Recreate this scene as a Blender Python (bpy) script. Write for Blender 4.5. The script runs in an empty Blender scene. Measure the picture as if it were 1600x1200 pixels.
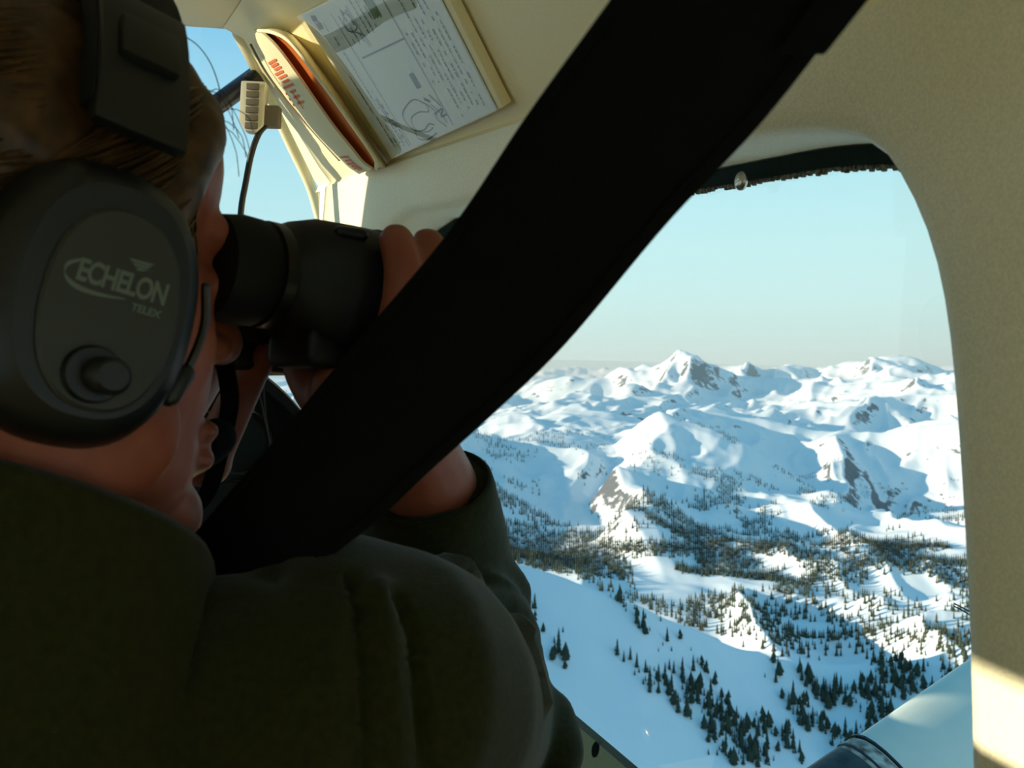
import bpy, bmesh, math, random
import numpy as np
from mathutils import Vector, Matrix

random.seed(7); rng = np.random.default_rng(11)
SC = bpy.context.scene; COL = SC.collection

# ------------------------------------------------------------------ camera
CZ = 1.2                                   # the lens stands 1.2 m above the cabin floor
cam_d = bpy.data.cameras.new('camera'); cam = bpy.data.objects.new('camera', cam_d); COL.objects.link(cam)
cam.location = (0, 0, CZ); cam.rotation_euler = (math.pi/2, 0, 0)
cam_d.sensor_width = 36; cam_d.lens = 36; cam_d.clip_start = .02; cam_d.clip_end = 200000
cam_d.dof.use_dof = True; cam_d.dof.focus_distance = 1.0; cam_d.dof.aperture_fstop = 20
SC.camera = cam
SC.cycles.max_bounces = 14; SC.cycles.diffuse_bounces = 7

# ------------------------------------------------------------------ sky, sun, exposure
w = bpy.data.worlds.new('sky'); SC.world = w; w.use_nodes = True
nt = w.node_tree; nt.nodes.clear()
wo = nt.nodes.new('ShaderNodeOutputWorld'); bg = nt.nodes.new('ShaderNodeBackground')
tc = nt.nodes.new('ShaderNodeTexCoord'); sx = nt.nodes.new('ShaderNodeSeparateXYZ'); cr = nt.nodes.new('ShaderNodeValToRGB')
nt.links.new(tc.outputs['Generated'], sx.inputs[0]); nt.links.new(sx.outputs['Z'], cr.inputs[0])
nt.links.new(cr.outputs[0], bg.inputs[0]); nt.links.new(bg.outputs[0], wo.inputs[0])
el = cr.color_ramp.elements
el[0].position = 0.0; el[0].color = (.47, .65, .64, 1)
el[1].position = 1.0; el[1].color = (.05, .22, .42, 1)
for p, c in ((.03, (.51, .70, .67)), (.08, (.51, .77, .77)), (.13, (.48, .76, .79)), (.20, (.40, .71, .79)), (.32, (.21, .52, .75)), (.6, (.09, .34, .56))):
    e = el.new(p); e.color = (*c, 1)
bg.inputs[1].default_value = .94
SUN_AZ, SUN_EL = math.radians(-103.5), math.radians(13)
S = np.array([math.sin(SUN_AZ)*math.cos(SUN_EL), math.cos(SUN_AZ)*math.cos(SUN_EL), math.sin(SUN_EL)])
sd = bpy.data.lights.new('sun', 'SUN'); sun = bpy.data.objects.new('sun', sd); COL.objects.link(sun)
sd.energy = 6.4; sd.color = (1.0, .89, .66); sd.angle = math.radians(.53)
sun.rotation_euler = Vector(S).to_track_quat('Z', 'Y').to_euler(); sun.location = (-3, 0, 4)
vs = SC.view_settings; vs.view_transform = 'Standard'; vs.look = 'None'; vs.exposure = .35; vs.gamma = 1; vs.use_curve_mapping = False

# ------------------------------------------------------------------ frames
FV = np.array([-.445, 1, .106]); FV /= np.linalg.norm(FV)         # the aircraft's nose
RV = np.array([FV[1], -FV[0], 0]); RV /= np.linalg.norm(RV)       # its right wing
UV = np.cross(RV, FV)
CAM = np.array([0, 0, CZ])
def D(px, py): return np.array([(px-800)/1600, 1, (600-py)/1600])
def P(px, py, d): return CAM + d*D(px, py)                          # a pixel at a known distance
def A(r, f, u): return CAM + r*RV + f*FV + u*UV                     # aircraft right / forward / up, metres
def onr(px, py, r):                                                 # pixel on the wall r = const
    d = D(px, py); return CAM + d*(r/(d@RV))
UH = .142; NPI = .81*RV + .58*UV
def onpi(px, py, off=0.0):                                          # pixel on the slanting side panel
    d = D(px, py); return CAM + d*((NPI@(.36*RV + UH*UV)-off)/(d@NPI))
def nrm(v): v = np.asarray(v, float); return v/np.linalg.norm(v)

# ------------------------------------------------------------------ mesh helpers
class MB:
    def __init__(s): s.v = []; s.f = []
    def add(s, vs_, fs):
        o = len(s.v); s.v += [tuple(map(float, p)) for p in vs_]; s.f += [tuple(i+o for i in q) for q in fs]; return s
    def loft(s, rings, closed=True, cap=True):
        n = len(rings[0]); V_ = [p for r in rings for p in r]; Fc = []
        for i in range(len(rings)-1):
            for j in range(n if closed else n-1):
                k = (j+1) % n; Fc.append((i*n+j, i*n+k, (i+1)*n+k, (i+1)*n+j))
        if cap and closed: Fc.append(tuple(range(n))[::-1]); Fc.append(tuple((len(rings)-1)*n+j for j in range(n)))
        return s.add(V_, Fc)
    def tube(s, pts, rad, n=12, up=None, flat=1.0, round_ends=True):
        pts = [np.asarray(p, float) for p in pts]; rad = [rad]*len(pts) if np.isscalar(rad) else list(rad)
        T = [nrm(pts[min(i+1, len(pts)-1)]-pts[max(i-1, 0)]) for i in range(len(pts))]
        a = np.array(up, float) if up is not None else (np.array([0, 0, 1.]) if abs(T[0][2]) < .9 else np.array([1., 0, 0]))
        rings = []
        def ring(c, t, r):
            nonlocal a
            x = nrm(a - (a@t)*t); y = np.cross(t, x); a = x
            return [c + r*(math.cos(q)*x*flat + math.sin(q)*y) for q in [2*math.pi*k/n for k in range(n)]]
        if round_ends:
            for q in (80, 55, 28): rings.append(ring(pts[0]-T[0]*rad[0]*math.sin(math.radians(q)), T[0], rad[0]*math.cos(math.radians(q))))
        for p, t, r in zip(pts, T, rad): rings.append(ring(p, t, r))
        if round_ends:
            for q in (28, 55, 80): rings.append(ring(pts[-1]+T[-1]*rad[-1]*math.sin(math.radians(q)), T[-1], rad[-1]*math.cos(math.radians(q))))
        return s.loft(rings)
    def ell(s, c, ax, ay, az, n=20, m=12):
        c = np.asarray(c, float); rings = []
        for i in range(1, m):
            th = math.pi*i/m
            rings.append([c + np.asarray(az)*math.cos(th) + math.sin(th)*(math.cos(q)*np.asarray(ax)+math.sin(q)*np.asarray(ay)) for q in [2*math.pi*k/n for k in range(n)]])
        return s.loft(rings)
    def slab(s, poly, thick):                       # closed plate from an outline; thick is a vector
        a = [np.asarray(p, float) for p in poly]; b = [p+np.asarray(thick) for p in a]
        return s.loft([a, b])
    def box(s, c, x, y, z):                         # centre and three half-axis vectors
        c, x, y, z = map(lambda q: np.asarray(q, float), (c, x, y, z))
        return s.slab([c-x-y-z, c+x-y-z, c+x+y-z, c-x+y-z], 2*z)
    def mesh(s, name):
        m = bpy.data.meshes.new(name); m.from_pydata(s.v, [], s.f); m.update()
        b = bmesh.new(); b.from_mesh(m); bmesh.ops.recalc_face_normals(b, faces=b.faces); b.to_mesh(m); b.free(); return m
def spline(pts, n):                                 # Catmull-Rom through the points
    p = np.asarray(pts, float); q = np.vstack([2*p[0]-p[1], p, 2*p[-1]-p[-2]]); out = []
    m = len(p)-1
    for t in np.linspace(0, m, n):
        i = min(int(t), m-1); x = t-i; a, b, c, d = q[i:i+4]
        out.append(.5*((2*b)+(c-a)*x+(2*a-5*b+4*c-d)*x*x+(3*b-a-3*c+d)*x**3))
    return np.array(out)
def setparent(o, par):
    if par is not None:
        o.parent = par; o.matrix_parent_inverse = Matrix.Translation(par.location).inverted()
def link(name, mesh, mat, par=None, smooth=True, angle=40):
    o = bpy.data.objects.new(name, mesh); COL.objects.link(o)
    if mat is not None: mesh.materials.clear(); mesh.materials.append(mat)
    if smooth:
        for p in mesh.polygons: p.use_smooth = True
        if angle:
            try: mesh.set_sharp_from_angle(angle=math.radians(angle))
            except Exception: pass
    setparent(o, par); return o
def build(mb, name, mat, par=None, smooth=True, angle=40, bevel=0, seg=2):
    m = mb.mesh(name)
    if bevel:
        b = bmesh.new(); b.from_mesh(m)
        ed = [e for e in b.edges if len(e.link_faces) == 2 and e.calc_face_angle() > math.radians(35)]
        bmesh.ops.bevel(b, geom=ed, offset=bevel, segments=seg, affect='EDGES', profile=.6, clamp_overlap=True); b.to_mesh(m); b.free()
    return link(name, m, mat, par, smooth, angle)
def remesh(mb, name, mat, par, voxel, it=6, fac=.6, disp=None, angle=None):
    m = mb.mesh(name+'_raw'); o = bpy.data.objects.new(name+'_raw', m); COL.objects.link(o)
    md = o.modifiers.new('r', 'REMESH'); md.mode = 'VOXEL'; md.voxel_size = voxel; md.adaptivity = 0
    s_ = o.modifiers.new('s', 'SMOOTH'); s_.factor = fac; s_.iterations = it
    dg = bpy.context.evaluated_depsgraph_get(); me = bpy.data.meshes.new_from_object(o.evaluated_get(dg)); me.name = name
    bpy.data.objects.remove(o); bpy.data.meshes.remove(m)
    if disp:
        n = len(me.vertices); co = np.empty(n*3); no = np.empty(n*3); me.vertices.foreach_get('co', co); me.vertices.foreach_get('normal', no)
        co = co.reshape(-1, 3); no = no.reshape(-1, 3); co = co + no*disp(co)[:, None]; me.vertices.foreach_set('co', co.ravel()); me.update()
    return link(name, me, mat, par, True, angle)
def thing(name, label, cat, loc, group=None):
    o = bpy.data.objects.new(name, None); COL.objects.link(o); o.location = tuple(map(float, loc)); o.empty_display_size = .05
    return tag(o, label, cat, group)
def tag(o, label, cat=None, group=None, kind=None):
    o['label'] = label
    if cat: o['category'] = cat
    if group: o['group'] = group
    if kind: o['kind'] = kind
    return o
def struct(o, label=None):
    o['kind'] = 'structure'
    if label: o['label'] = label
    return o

# ------------------------------------------------------------------ materials
def mat(name, col, rough=.6, spec=.4, metal=0, noise=None, bump=None, sheen=0, coat=0, trans=0, sss=0):
    m = bpy.data.materials.new(name); m.use_nodes = True; t = m.node_tree; b = t.nodes['Principled BSDF']
    b.inputs['Base Color'].default_value = (*col, 1); b.inputs['Roughness'].default_value = rough; b.inputs['Metallic'].default_value = metal
    b.inputs['Specular IOR Level'].default_value = spec; b.inputs['Sheen Weight'].default_value = sheen; b.inputs['Coat Weight'].default_value = coat
    if sss: b.inputs['Subsurface Weight'].default_value = sss; b.inputs['Subsurface Radius'].default_value = (.008, .003, .0015); b.inputs['Subsurface Scale'].default_value = 1
    if trans: b.inputs['Transmission Weight'].default_value = trans
    c = t.nodes.new('ShaderNodeTexCoord')
    if noise:                                       # (scale, second colour, detail)
        n = t.nodes.new('ShaderNodeTexNoise'); n.inputs['Scale'].default_value = noise[0]; n.inputs['Detail'].default_value = noise[2] if len(noise) > 2 else 4
        x = t.nodes.new('ShaderNodeMix'); x.data_type = 'RGBA'; x.inputs[6].default_value = (*col, 1); x.inputs[7].default_value = (*noise[1], 1)
        r = t.nodes.new('ShaderNodeMapRange'); r.inputs[1].default_value = .35; r.inputs[2].default_value = .65
        t.links.new(c.outputs['Object'], n.inputs['Vector']); t.links.new(n.outputs['Fac'], r.inputs[0]); t.links.new(r.outputs[0], x.inputs[0]); t.links.new(x.outputs[2], b.inputs['Base Color'])
    if bump:                                        # (scale, strength, distance)
        n = t.nodes.new('ShaderNodeTexNoise'); n.inputs['Scale'].default_value = bump[0]; n.inputs['Detail'].default_value = 3
        u = t.nodes.new('ShaderNodeBump'); u.inputs['Strength'].default_value = bump[1]; u.inputs['Distance'].default_value = bump[2]
        t.links.new(c.outputs['Object'], n.inputs['Vector']); t.links.new(n.outputs['Fac'], u.inputs['Height']); t.links.new(u.outputs[0], b.inputs['Normal'])
    return m
M = {}
M['trim'] = mat('cream_trim', (.88, .79, .51), .55, .3, noise=(900, (.83, .74, .47), 2), bump=(700, .25, .0006))
M['header'] = mat('speckled_trim', (.88, .81, .57), .5, .4, noise=(650, (.76, .71, .50), 2), bump=(650, .6, .0008))
M['liner'] = mat('headliner', (.74, .66, .46), .8, .2, bump=(300, .2, .001))
M['dark'] = mat('dark_cabin', (.006, .008, .007), .7, .15)
M['floor'] = mat('cabin_carpet', (.55, .46, .30), .95, .1, bump=(400, .4, .002))
M['gasket'] = mat('dark_green_rubber', (.006, .018, .014), .7, .15, bump=(300, .5, .001))
M['sealant'] = mat('old_sealant', (.25, .24, .17), .7, .3, noise=(400, (.03, .03, .02), 3))
M['steel'] = mat('screw_steel', (.55, .52, .45), .3, .5, metal=1)
M['belt'] = mat('black_webbing', (.003, .003, .0025), .9, .1, bump=(500, .4, .0006))
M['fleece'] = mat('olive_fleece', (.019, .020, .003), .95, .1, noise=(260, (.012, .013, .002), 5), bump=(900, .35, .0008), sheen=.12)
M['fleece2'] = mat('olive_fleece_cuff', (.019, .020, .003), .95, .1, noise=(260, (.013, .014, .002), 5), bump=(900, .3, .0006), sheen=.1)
M['skin'] = mat('skin', (.25, .075, .042), .5, .25, noise=(60, (.21, .058, .032), 4), bump=(350, .15, .0006), sss=.0)
M['hair'] = mat('brown_blond_hair', (.075, .036, .009), .45, .3, noise=(90, (.03, .014, .003), 3))
M['shell'] = mat('black_headset_plastic', (.004, .005, .004), .42, .4)
M['plate'] = mat('dark_grey_headset_plate', (.020, .022, .015), .5, .4)
M['print'] = mat('pale_grey_print', (.10, .125, .10), .6, .3)
M['rubber'] = mat('soft_black_rubber', (.004, .004, .004), .7, .2)
M['armor'] = mat('binocular_black_armour', (.004, .0045, .004), .5, .3, bump=(500, .15, .0004))
M['gloss'] = mat('glossy_black', (.004, .004, .004), .35, .3)
M['lens'] = mat('lens_glass', (.02, .03, .05), .05, .8, coat=1)
M['foam'] = mat('black_foam', (.008, .010, .010), .95, .1, bump=(500, .8, .002))
M['brass'] = mat('brass', (.5, .33, .1), .3, .5, metal=1)
M['paper'] = mat('printed_placard_paper', (.62, .62, .52), .45, .5)
M['ink'] = mat('grey_ink', (.13, .15, .15), .6, .2)
M['ink2'] = mat('black_ink', (.03, .03, .03), .6, .2)
M['green_ink'] = mat('olive_green_ink', (.16, .22, .06), .6, .2)
M['orange'] = mat('orange_lining', (.50, .13, .022), .7, .2)
M['card'] = mat('cream_card', (.75, .68, .42), .6, .3)
M['red_ink'] = mat('red_ink', (.72, .16, .05), .6, .2)
M['tube'] = mat('blue_black_tube', (.012, .015, .03), .3, .5)
M['ribbed'] = mat('aged_white_plastic', (.58, .55, .42), .5, .4)
M['slit'] = mat('brown_grey_rubber', (.14, .12, .09), .8, .2)
M['cable'] = mat('black_cable', (.006, .006, .008), .4, .4)
M['cord'] = mat('grey_cord', (.13, .13, .12), .6, .3)
M['strut'] = mat('white_strut_paint', (.74, .76, .66), .4, .5, noise=(25, (.70, .72, .62), 3))
M['boot'] = mat('black_abrasion_boot', (.010, .016, .016), .5, .4, noise=(60, (.03, .045, .045), 4))
M['chip'] = mat('chipped_white_paint', (.55, .56, .50), .6, .3, noise=(80, (.12, .09, .06), 5))
M['seat'] = mat('tan_seat_fabric', (.62, .52, .35), .9, .1, bump=(300, .4, .001))
M['trouser'] = mat('dark_trousers', (.02, .02, .018), .95, .1)
def glass(name, tint, ior=1.5):
    m = bpy.data.materials.new(name); m.use_nodes = True; t = m.node_tree; t.nodes.clear()
    o = t.nodes.new('ShaderNodeOutputMaterial'); a = t.nodes.new('ShaderNodeBsdfTransparent'); g = t.nodes.new('ShaderNodeBsdfGlossy')
    f = t.nodes.new('ShaderNodeFresnel'); x = t.nodes.new('ShaderNodeMixShader')
    a.inputs[0].default_value = (*tint, 1); g.inputs['Roughness'].default_value = .0; g.inputs[0].default_value = (1, 1, 1, 1); f.inputs[0].default_value = ior
    gb = t.nodes.new('ShaderNodeNewGeometry'); mr = t.nodes.new('ShaderNodeMapRange'); mr.inputs[3].default_value = ior; mr.inputs[4].default_value = 1/ior
    t.links.new(gb.outputs['Backfacing'], mr.inputs[0]); t.links.new(mr.outputs[0], f.inputs[0])     # thin sheet: same reflection from either side
    t.links.new(f.outputs[0], x.inputs[0]); t.links.new(a.outputs[0], x.inputs[1]); t.links.new(g.outputs[0], x.inputs[2]); t.links.new(x.outputs[0], o.inputs[0]); return m
M['pane'] = glass('window_acrylic', (.97, .99, .98)); M['wind'] = glass('windshield_acrylic', (.96, .98, .98))
M['sleeve'] = glass('clear_plastic_sleeve', (.92, .95, .94), 1.45)

# snow and rock
def snow_mat(name, rock_lo, rock_hi, scale, rockcol=(.13, .14, .15)):
    m = bpy.data.materials.new(name); m.use_nodes = True; t = m.node_tree; b = t.nodes['Principled BSDF']
    b.inputs['Roughness'].default_value = .8; b.inputs['Specular IOR Level'].default_value = .15
    g = t.nodes.new('ShaderNodeNewGeometry'); s = t.nodes.new('ShaderNodeSeparateXYZ'); t.links.new(g.outputs['Normal'], s.inputs[0])
    n = t.nodes.new('ShaderNodeTexNoise'); n.inputs['Scale'].default_value = scale; n.inputs['Detail'].default_value = 9; n.inputs['Roughness'].default_value = .65
    c = t.nodes.new('ShaderNodeTexCoord'); t.links.new(c.outputs['Object'], n.inputs['Vector'])
    a = t.nodes.new('ShaderNodeMath'); a.operation = 'MULTIPLY_ADD'; a.inputs[1].default_value = .9; a.inputs[2].default_value = -.45
    t.links.new(n.outputs['Fac'], a.inputs[0])
    d = t.nodes.new('ShaderNodeMath'); d.operation = 'ADD'; t.links.new(s.outputs['Z'], d.inputs[0]); t.links.new(a.outputs[0], d.inputs[1])
    r = t.nodes.new('ShaderNodeMapRange'); r.inputs[1].default_value = rock_lo; r.inputs[2].default_value = rock_hi; t.links.new(d.outputs[0], r.inputs[0])
    x = t.nodes.new('ShaderNodeMix'); x.data_type = 'RGBA'; x.inputs[6].default_value = (*rockcol, 1); x.inputs[7].default_value = (.84, .87, .88, 1)
    t.links.new(r.outputs[0], x.inputs[0]); t.links.new(x.outputs[2], b.inputs['Base Color']); return m
M['snow_near'] = snow_mat('near_snow', .30, .42, .02)
M['snow_mid'] = snow_mat('valley_snow', .60, .66, .04)
M['snow_far'] = snow_mat('mountain_snow', .71, .76, .016)
M['conifer'] = mat('dark_conifer_green', (.038, .055, .040), .9, .1, noise=(.15, (.065, .075, .05), 3))
M['conifer2'] = mat('brown_green_conifer', (.075, .07, .04), .9, .1, noise=(.1, (.04, .05, .03), 3))

# ------------------------------------------------------------------ terrain (true scale, metres)
def hash2(ix, iy, seed):
    h = (ix.astype(np.int64)*374761393 + iy.astype(np.int64)*668265263 + seed*974711) & 0x7fffffff
    h = ((h ^ (h >> 13))*1274126177) & 0x7fffffff; h = (h ^ (h >> 16)) & 0x7fffffff
    return h/float(0x7fffffff)
def vnoise(x, y, seed=0):
    ix = np.floor(x); iy = np.floor(y); fx = x-ix; fy = y-iy
    u = fx*fx*fx*(fx*(fx*6-15)+10); v = fy*fy*fy*(fy*(fy*6-15)+10)
    a = hash2(ix, iy, seed); b = hash2(ix+1, iy, seed); c = hash2(ix, iy+1, seed); d = hash2(ix+1, iy+1, seed)
    return (a*(1-u)+b*u)*(1-v)+(c*(1-u)+d*u)*v*1.0
def ridged(x, y, seed): return 1-np.abs(2*vnoise(x, y, seed)-1)
def curve(xs, pts, soft=3):
    p = np.array(pts, float); g = np.linspace(-300, 1900, 2201); v = np.interp(g, p[:, 0], p[:, 1])
    if soft:
        k = np.exp(-.5*(np.arange(-30, 31)/soft)**2); k /= k.sum(); v = np.convolve(np.pad(v, 30, mode='edge'), k, mode='valid')
    return np.interp(xs, g, v)
NC = 620; px = np.linspace(-250, 1850, NC)
y1 = curve(px, [(-250, 690), (300, 760), (600, 835), (700, 862), (800, 888), (860, 902), (920, 918), (1000, 945), (1090, 985), (1150, 1008), (1210, 1025), (1290, 1035), (1400, 1032), (1450, 1028), (1512, 1010), (1850, 900)])
d1 = curve(px, [(-250, 900), (700, 1030), (1000, 1080), (1300, 1150), (1850, 1100)])
y3 = curve(px, [(-250, 640), (500, 690), (690, 705), (750, 690), (800, 694), (850, 690), (890, 690), (930, 700), (960, 695), (985, 672), (1010, 652), (1030, 640), (1060, 651), (1110, 662), (1160, 687), (1210, 722), (1260, 757), (1330, 795), (1400, 806), (1512, 792), (1850, 740)])
d3 = curve(px, [(-250, 3000), (700, 3300), (1030, 3400), (1330, 3150), (1500, 3120), (1850, 3150)])
y4 = curve(px, [(-250, 620), (600, 660), (720, 668), (760, 657), (800, 648), (830, 660), (880, 652), (930, 657), (990, 662), (1050, 655), (1120, 650), (1200, 655), (1260, 668), (1330, 675), (1400, 665), (1512, 650), (1850, 630)])
d4 = curve(px, [(-250, 4800), (900, 5000), (1500, 4600), (1850, 4500)])
y45 = curve(px, [(-250, 605), (700, 640), (830, 634), (900, 628), (960, 636), (1030, 632), (1100, 626), (1200, 630), (1300, 618), (1400, 606), (1512, 612), (1850, 600)])
d45 = px*0+7000
y5 = curve(px, [(-250, 590), (760, 622), (820, 604), (850, 592), (885, 580), (905, 588), (940, 590), (968, 572), (1000, 586), (1035, 573), (1060, 554), (1090, 566), (1120, 580), (1160, 590), (1200, 594), (1260, 598), (1310, 596), (1350, 592), (1400, 584), (1440, 588), (1490, 592), (1850, 585)])
d5 = px*0+10000
y6 = curve(px, [(-250, 585), (800, 598), (900, 592), (1000, 590), (1080, 568), (1130, 573), (1175, 572), (1195, 579), (1230, 566), (1255, 570), (1285, 580), (1300, 574), (1340, 568), (1375, 575), (1400, 560), (1420, 556), (1440, 563), (1480, 580), (1600, 575), (1850, 575)])
d6 = px*0+14500
y7 = curve(px, [(-250, 588), (700, 588), (900, 583), (1000, 581), (1200, 580), (1430, 572), (1450, 568), (1480, 573), (1850, 578)])
d7 = px*0+38000
y8 = curve(px, [(-250, 690), (600, 725), (690, 738), (760, 765), (850, 800), (915, 806), (940, 772), (962, 735), (985, 742), (1050, 790), (1150, 826), (1300, 846), (1512, 832), (1850, 790)])
y7b = curve(px, [(-250, 740), (690, 835), (850, 862), (930, 850), (975, 800), (1010, 806), (1080, 850), (1300, 868), (1512, 862), (1850, 850)])
def zz(y, d): return -(y-600)/1600*d
z1, z3, z4, z45, z5, z6, z7 = zz(y1, d1), zz(y3, d3), zz(y4, d4), zz(y45, d45), zz(y5, d5), zz(y6, d6), zz(y7, d7)
ZV = np.interp(px, [-250, 700, 1100, 1500, 1850], [-300, -352, -382, -388, -380])
nodes = [(d1*0+250, z1-330), (d1-420, z1-190), (d1-230, z1-96), (d1, z1), (d1+90, z1-52), (d1+330, np.minimum(ZV, z1-90)), (d3*0+1950, ZV+4), (d3*0+2350, zz(y7b, 2350)), (d3-560, zz(y8, d3-560)), (d3, z3), (d3+420, z3-130),
         (d4-700, np.minimum(z4-80, z3-90)), (d4, z4), (d4+500, z4-60), (d45-700, z45-70), (d45, z45), (d45+700, z45-150), (d5-1500, .5*(z45+z5)-120), (d5, z5), (d5+1200, z5-330), (d6-1500, z6-260), (d6, z6), (d6+2500, z6-500), (d7-6000, z7-500), (d7, z7), (d7+8000, z7-900)]
DN = np.array([n[0] for n in nodes]); ZN = np.array([n[1] for n in nodes])
cnt = [10, 16, 90, 90, 20, 40, 90, 60, 60, 90, 16, 30, 60, 14, 30, 40, 14, 30, 60, 16, 16, 40, 12, 12, 16]
DR, ZR = [], []
for i, c in enumerate(cnt):
    for t in np.linspace(0, 1, c, endpoint=False):
        dd = DN[i]*(1-t)+DN[i+1]*t; DR.append(dd)
        if i < 3: ZR.append(ZN[i]*(1-t)+ZN[i+1]*t); continue
        lx = dd*(px-800)/1600; am = 170*(vnoise(lx/(.13*dd), dd/(.10*dd[310]), 81)-.5)+70*(vnoise(lx/(.045*dd), dd/(.045*dd[310]), 82)-.5)-25
        zA = np.interp(px+am*t*(1.0), px, ZN[i]); zB = np.interp(px+am*(1-t), px, ZN[i+1])
        ZR.append(zA*(1-t)+zB*t)
DR = np.array(DR); ZR = np.array(ZR); NR = len(DR)
row_break = np.cumsum([0]+cnt)
for k in range(3):                                  # round valley floors and slope breaks a little
    Zs = ZR.copy(); Zs[1:-1] = .25*ZR[:-2]+.5*ZR[1:-1]+.25*ZR[2:]; ZR = Zs
X = DR*((px-800)/1600)[None, :]; Y = DR.copy()
wx = X + 60*(vnoise(X/300, Y/300, 5)-.5) + .02*Y*(vnoise(X/2500, Y/2500, 6)-.5); wy = Y + 60*(vnoise(X/300, Y/300, 7)-.5)
Zn = np.zeros_like(X)
sm = lambda a, b, v: np.clip((v-a)/(b-a), 0, 1)**2*(3-2*np.clip((v-a)/(b-a), 0, 1))
near = 1-sm(1000, 1350, Y); val = sm(1300, 1500, Y)*(1-sm(2700, 3300, Y)); mid = sm(2500, 3200, Y)
knl = ridged(wx/230, wy/210, 21)**2*46 + ridged(wx/95, wy/110, 22)*15 + vnoise(wx/40, wy/40, 23)*7
kp = sm(1060, 1160, X/Y*1600+800)                  # knolls stand mostly on the right of the valley
Zn += val*(knl-26)*(.35+.65*kp)
Zn += near*((vnoise(wx/120, wy/120, 31)-.5)*16 + (ridged((wx*.8+wy*.6)/60, (wy*.8-wx*.6)/240, 32)-.5)*5 + (vnoise(wx/22, wy/22, 33)-.5)*1.5)
for lam, amp, sd_ in ((70, 12, 40), (150, 32, 41), (300, 70, 42), (650, 130, 43), (1500, 240, 44), (3600, 300, 45)):
    fade = mid*sm(1.5*lam, 6*lam, Y)*(1-.5*sm(60*lam, 160*lam, Y))
    rr = (wx*.92-wy*.38)/lam, (wy*.92+wx*.38)/(lam*1.9)
    Zn += fade*amp*(ridged(*rr, sd_)**1.3-.5)
Zn += sm(2400, 2900, Y)*(1-sm(4500, 6500, Y))*(ridged(wx/46, wy/60, 53)-.5)*6 + mid*(vnoise(wx/130, wy/130, 51)-.5)*9 + sm(6000, 9000, Y)*(ridged(wx/420, wy/500, 52)-.5)*75
crest = np.zeros_like(Y)                            # keep the drawn skylines where they were measured
for dk in (d3, d4, d5, d6):
    crest = np.maximum(crest, np.exp(-((Y-dk[None, :])/(.035*dk[None, :]))**2))
Z = ZR + Zn*(1-.72*crest)
VIS = np.zeros(Z.shape, bool); mx = np.full(NC, -9.0)
for i in range(NR):
    a = Z[i]/Y[i]; VIS[i] = a >= mx-1e-4; mx = np.maximum(mx, a)
def patch(name, i0, i1, m, label):
    n = i1-i0+1; V_ = np.stack([X[i0:i1+1], Y[i0:i1+1], Z[i0:i1+1]+CZ], -1).reshape(-1, 3)
    ii, jj = np.meshgrid(np.arange(n-1), np.arange(NC-1), indexing='ij'); a = (ii*NC+jj).ravel()
    F_ = np.stack([a, a+1, a+NC+1, a+NC], -1)
    me = bpy.data.meshes.new(name); me.vertices.add(len(V_)); me.vertices.foreach_set('co', V_.ravel())
    me.loops.add(F_.size); me.loops.foreach_set('vertex_index', F_.ravel().astype(np.int32))
    me.polygons.add(len(F_)); me.polygons.foreach_set('loop_start', np.arange(0, F_.size, 4, dtype=np.int32))
    me.polygons.foreach_set('use_smooth', np.ones(len(F_), bool)); me.update(calc_edges=True); me.validate()
    return struct(link(name, me, m, None, False), label)
b1, b2, b3 = row_break[5], row_break[11], row_break[17]
patch('snow_slope', 0, b1, M['snow_near'], 'shaded near snow slope dotted with small conifers')
patch('valley', b1, b2, M['snow_mid'], 'wooded snowy valley and pyramid hill beyond the near slope')
patch('mountain_ridge', b2, b3, M['snow_far'], 'broad sunlit snow ridges behind the pyramid hill')
patch('mountain_range', b3, NR-1, M['snow_far'], 'distant range of snowy peaks on the skyline')
me = bpy.data.meshes.new('snow_plain'); b = bmesh.new(); bmesh.ops.create_circle(b, cap_ends=True, segments=96, radius=60000); b.to_mesh(me); b.free()
for v in me.vertices: v.co.z = -900
struct(link('snow_plain', me, M['snow_far'], None, False), 'snow covered lowland all around beneath the aircraft')

# ---- trees
def tree_mesh(name, seed, kind):
    r = random.Random(seed); mb = MB()
    def cone(z0, z1, rad, n, lean=(0, 0)):
        ph = r.random()*6; V_ = [(lean[0]+rad*(1+.35*(r.random()-.5))*math.cos(ph+2*math.pi*k/n), lean[1]+rad*(1+.35*(r.random()-.5))*math.sin(ph+2*math.pi*k/n), z0*(1+.1*(r.random()-.5))) for k in range(n)]
        V_.append((lean[0], lean[1], z1)); mb.add(V_, [(k, (k+1) % n, n) for k in range(n)]+[tuple(range(n))[::-1]])
    if kind == 0:                                   # narrow spire
        for z0, z1, rad in ((.06, .45, .16), (.25, .66, .13), (.46, .84, .095), (.66, 1.0, .06)): cone(z0, z1, rad, 6)
    elif kind == 1:                                 # broad bushy pine
        for z0, z1, rad, l in ((.1, .6, .24, (.03, 0)), (.3, .8, .25, (-.05, .03)), (.5, 1.0, .18, (.04, -.02)), (.22, .7, .2, (.1, .05))): cone(z0, z1, rad, 6, l)
    mb.add([(.02, 0, 0), (-.01, .018, 0), (-.01, -.018, 0), (0, 0, .4)], [(0, 1, 3), (1, 2, 3), (2, 0, 3)])
    m = mb.mesh(name); m.materials.append(M['conifer']); return m
TM = [tree_mesh('conifer', k, 0) for k in range(4)] + [tree_mesh('conifer', 10+k, 1) for k in range(3)]
sl_dz = np.gradient(Z, axis=0)/np.maximum(np.gradient(Y, axis=0), 1)
N = 520000
ri = rng.integers(row_break[2], row_break[13], N); ci = rng.integers(int(NC*.3), int(NC*.86), N)
x_, y_, z_ = X[ri, ci], Y[ri, ci], Z[ri, ci]
qx = x_/y_*1600+800; qy = 600-z_/y_*1600
ok = VIS[ri, ci]
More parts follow.
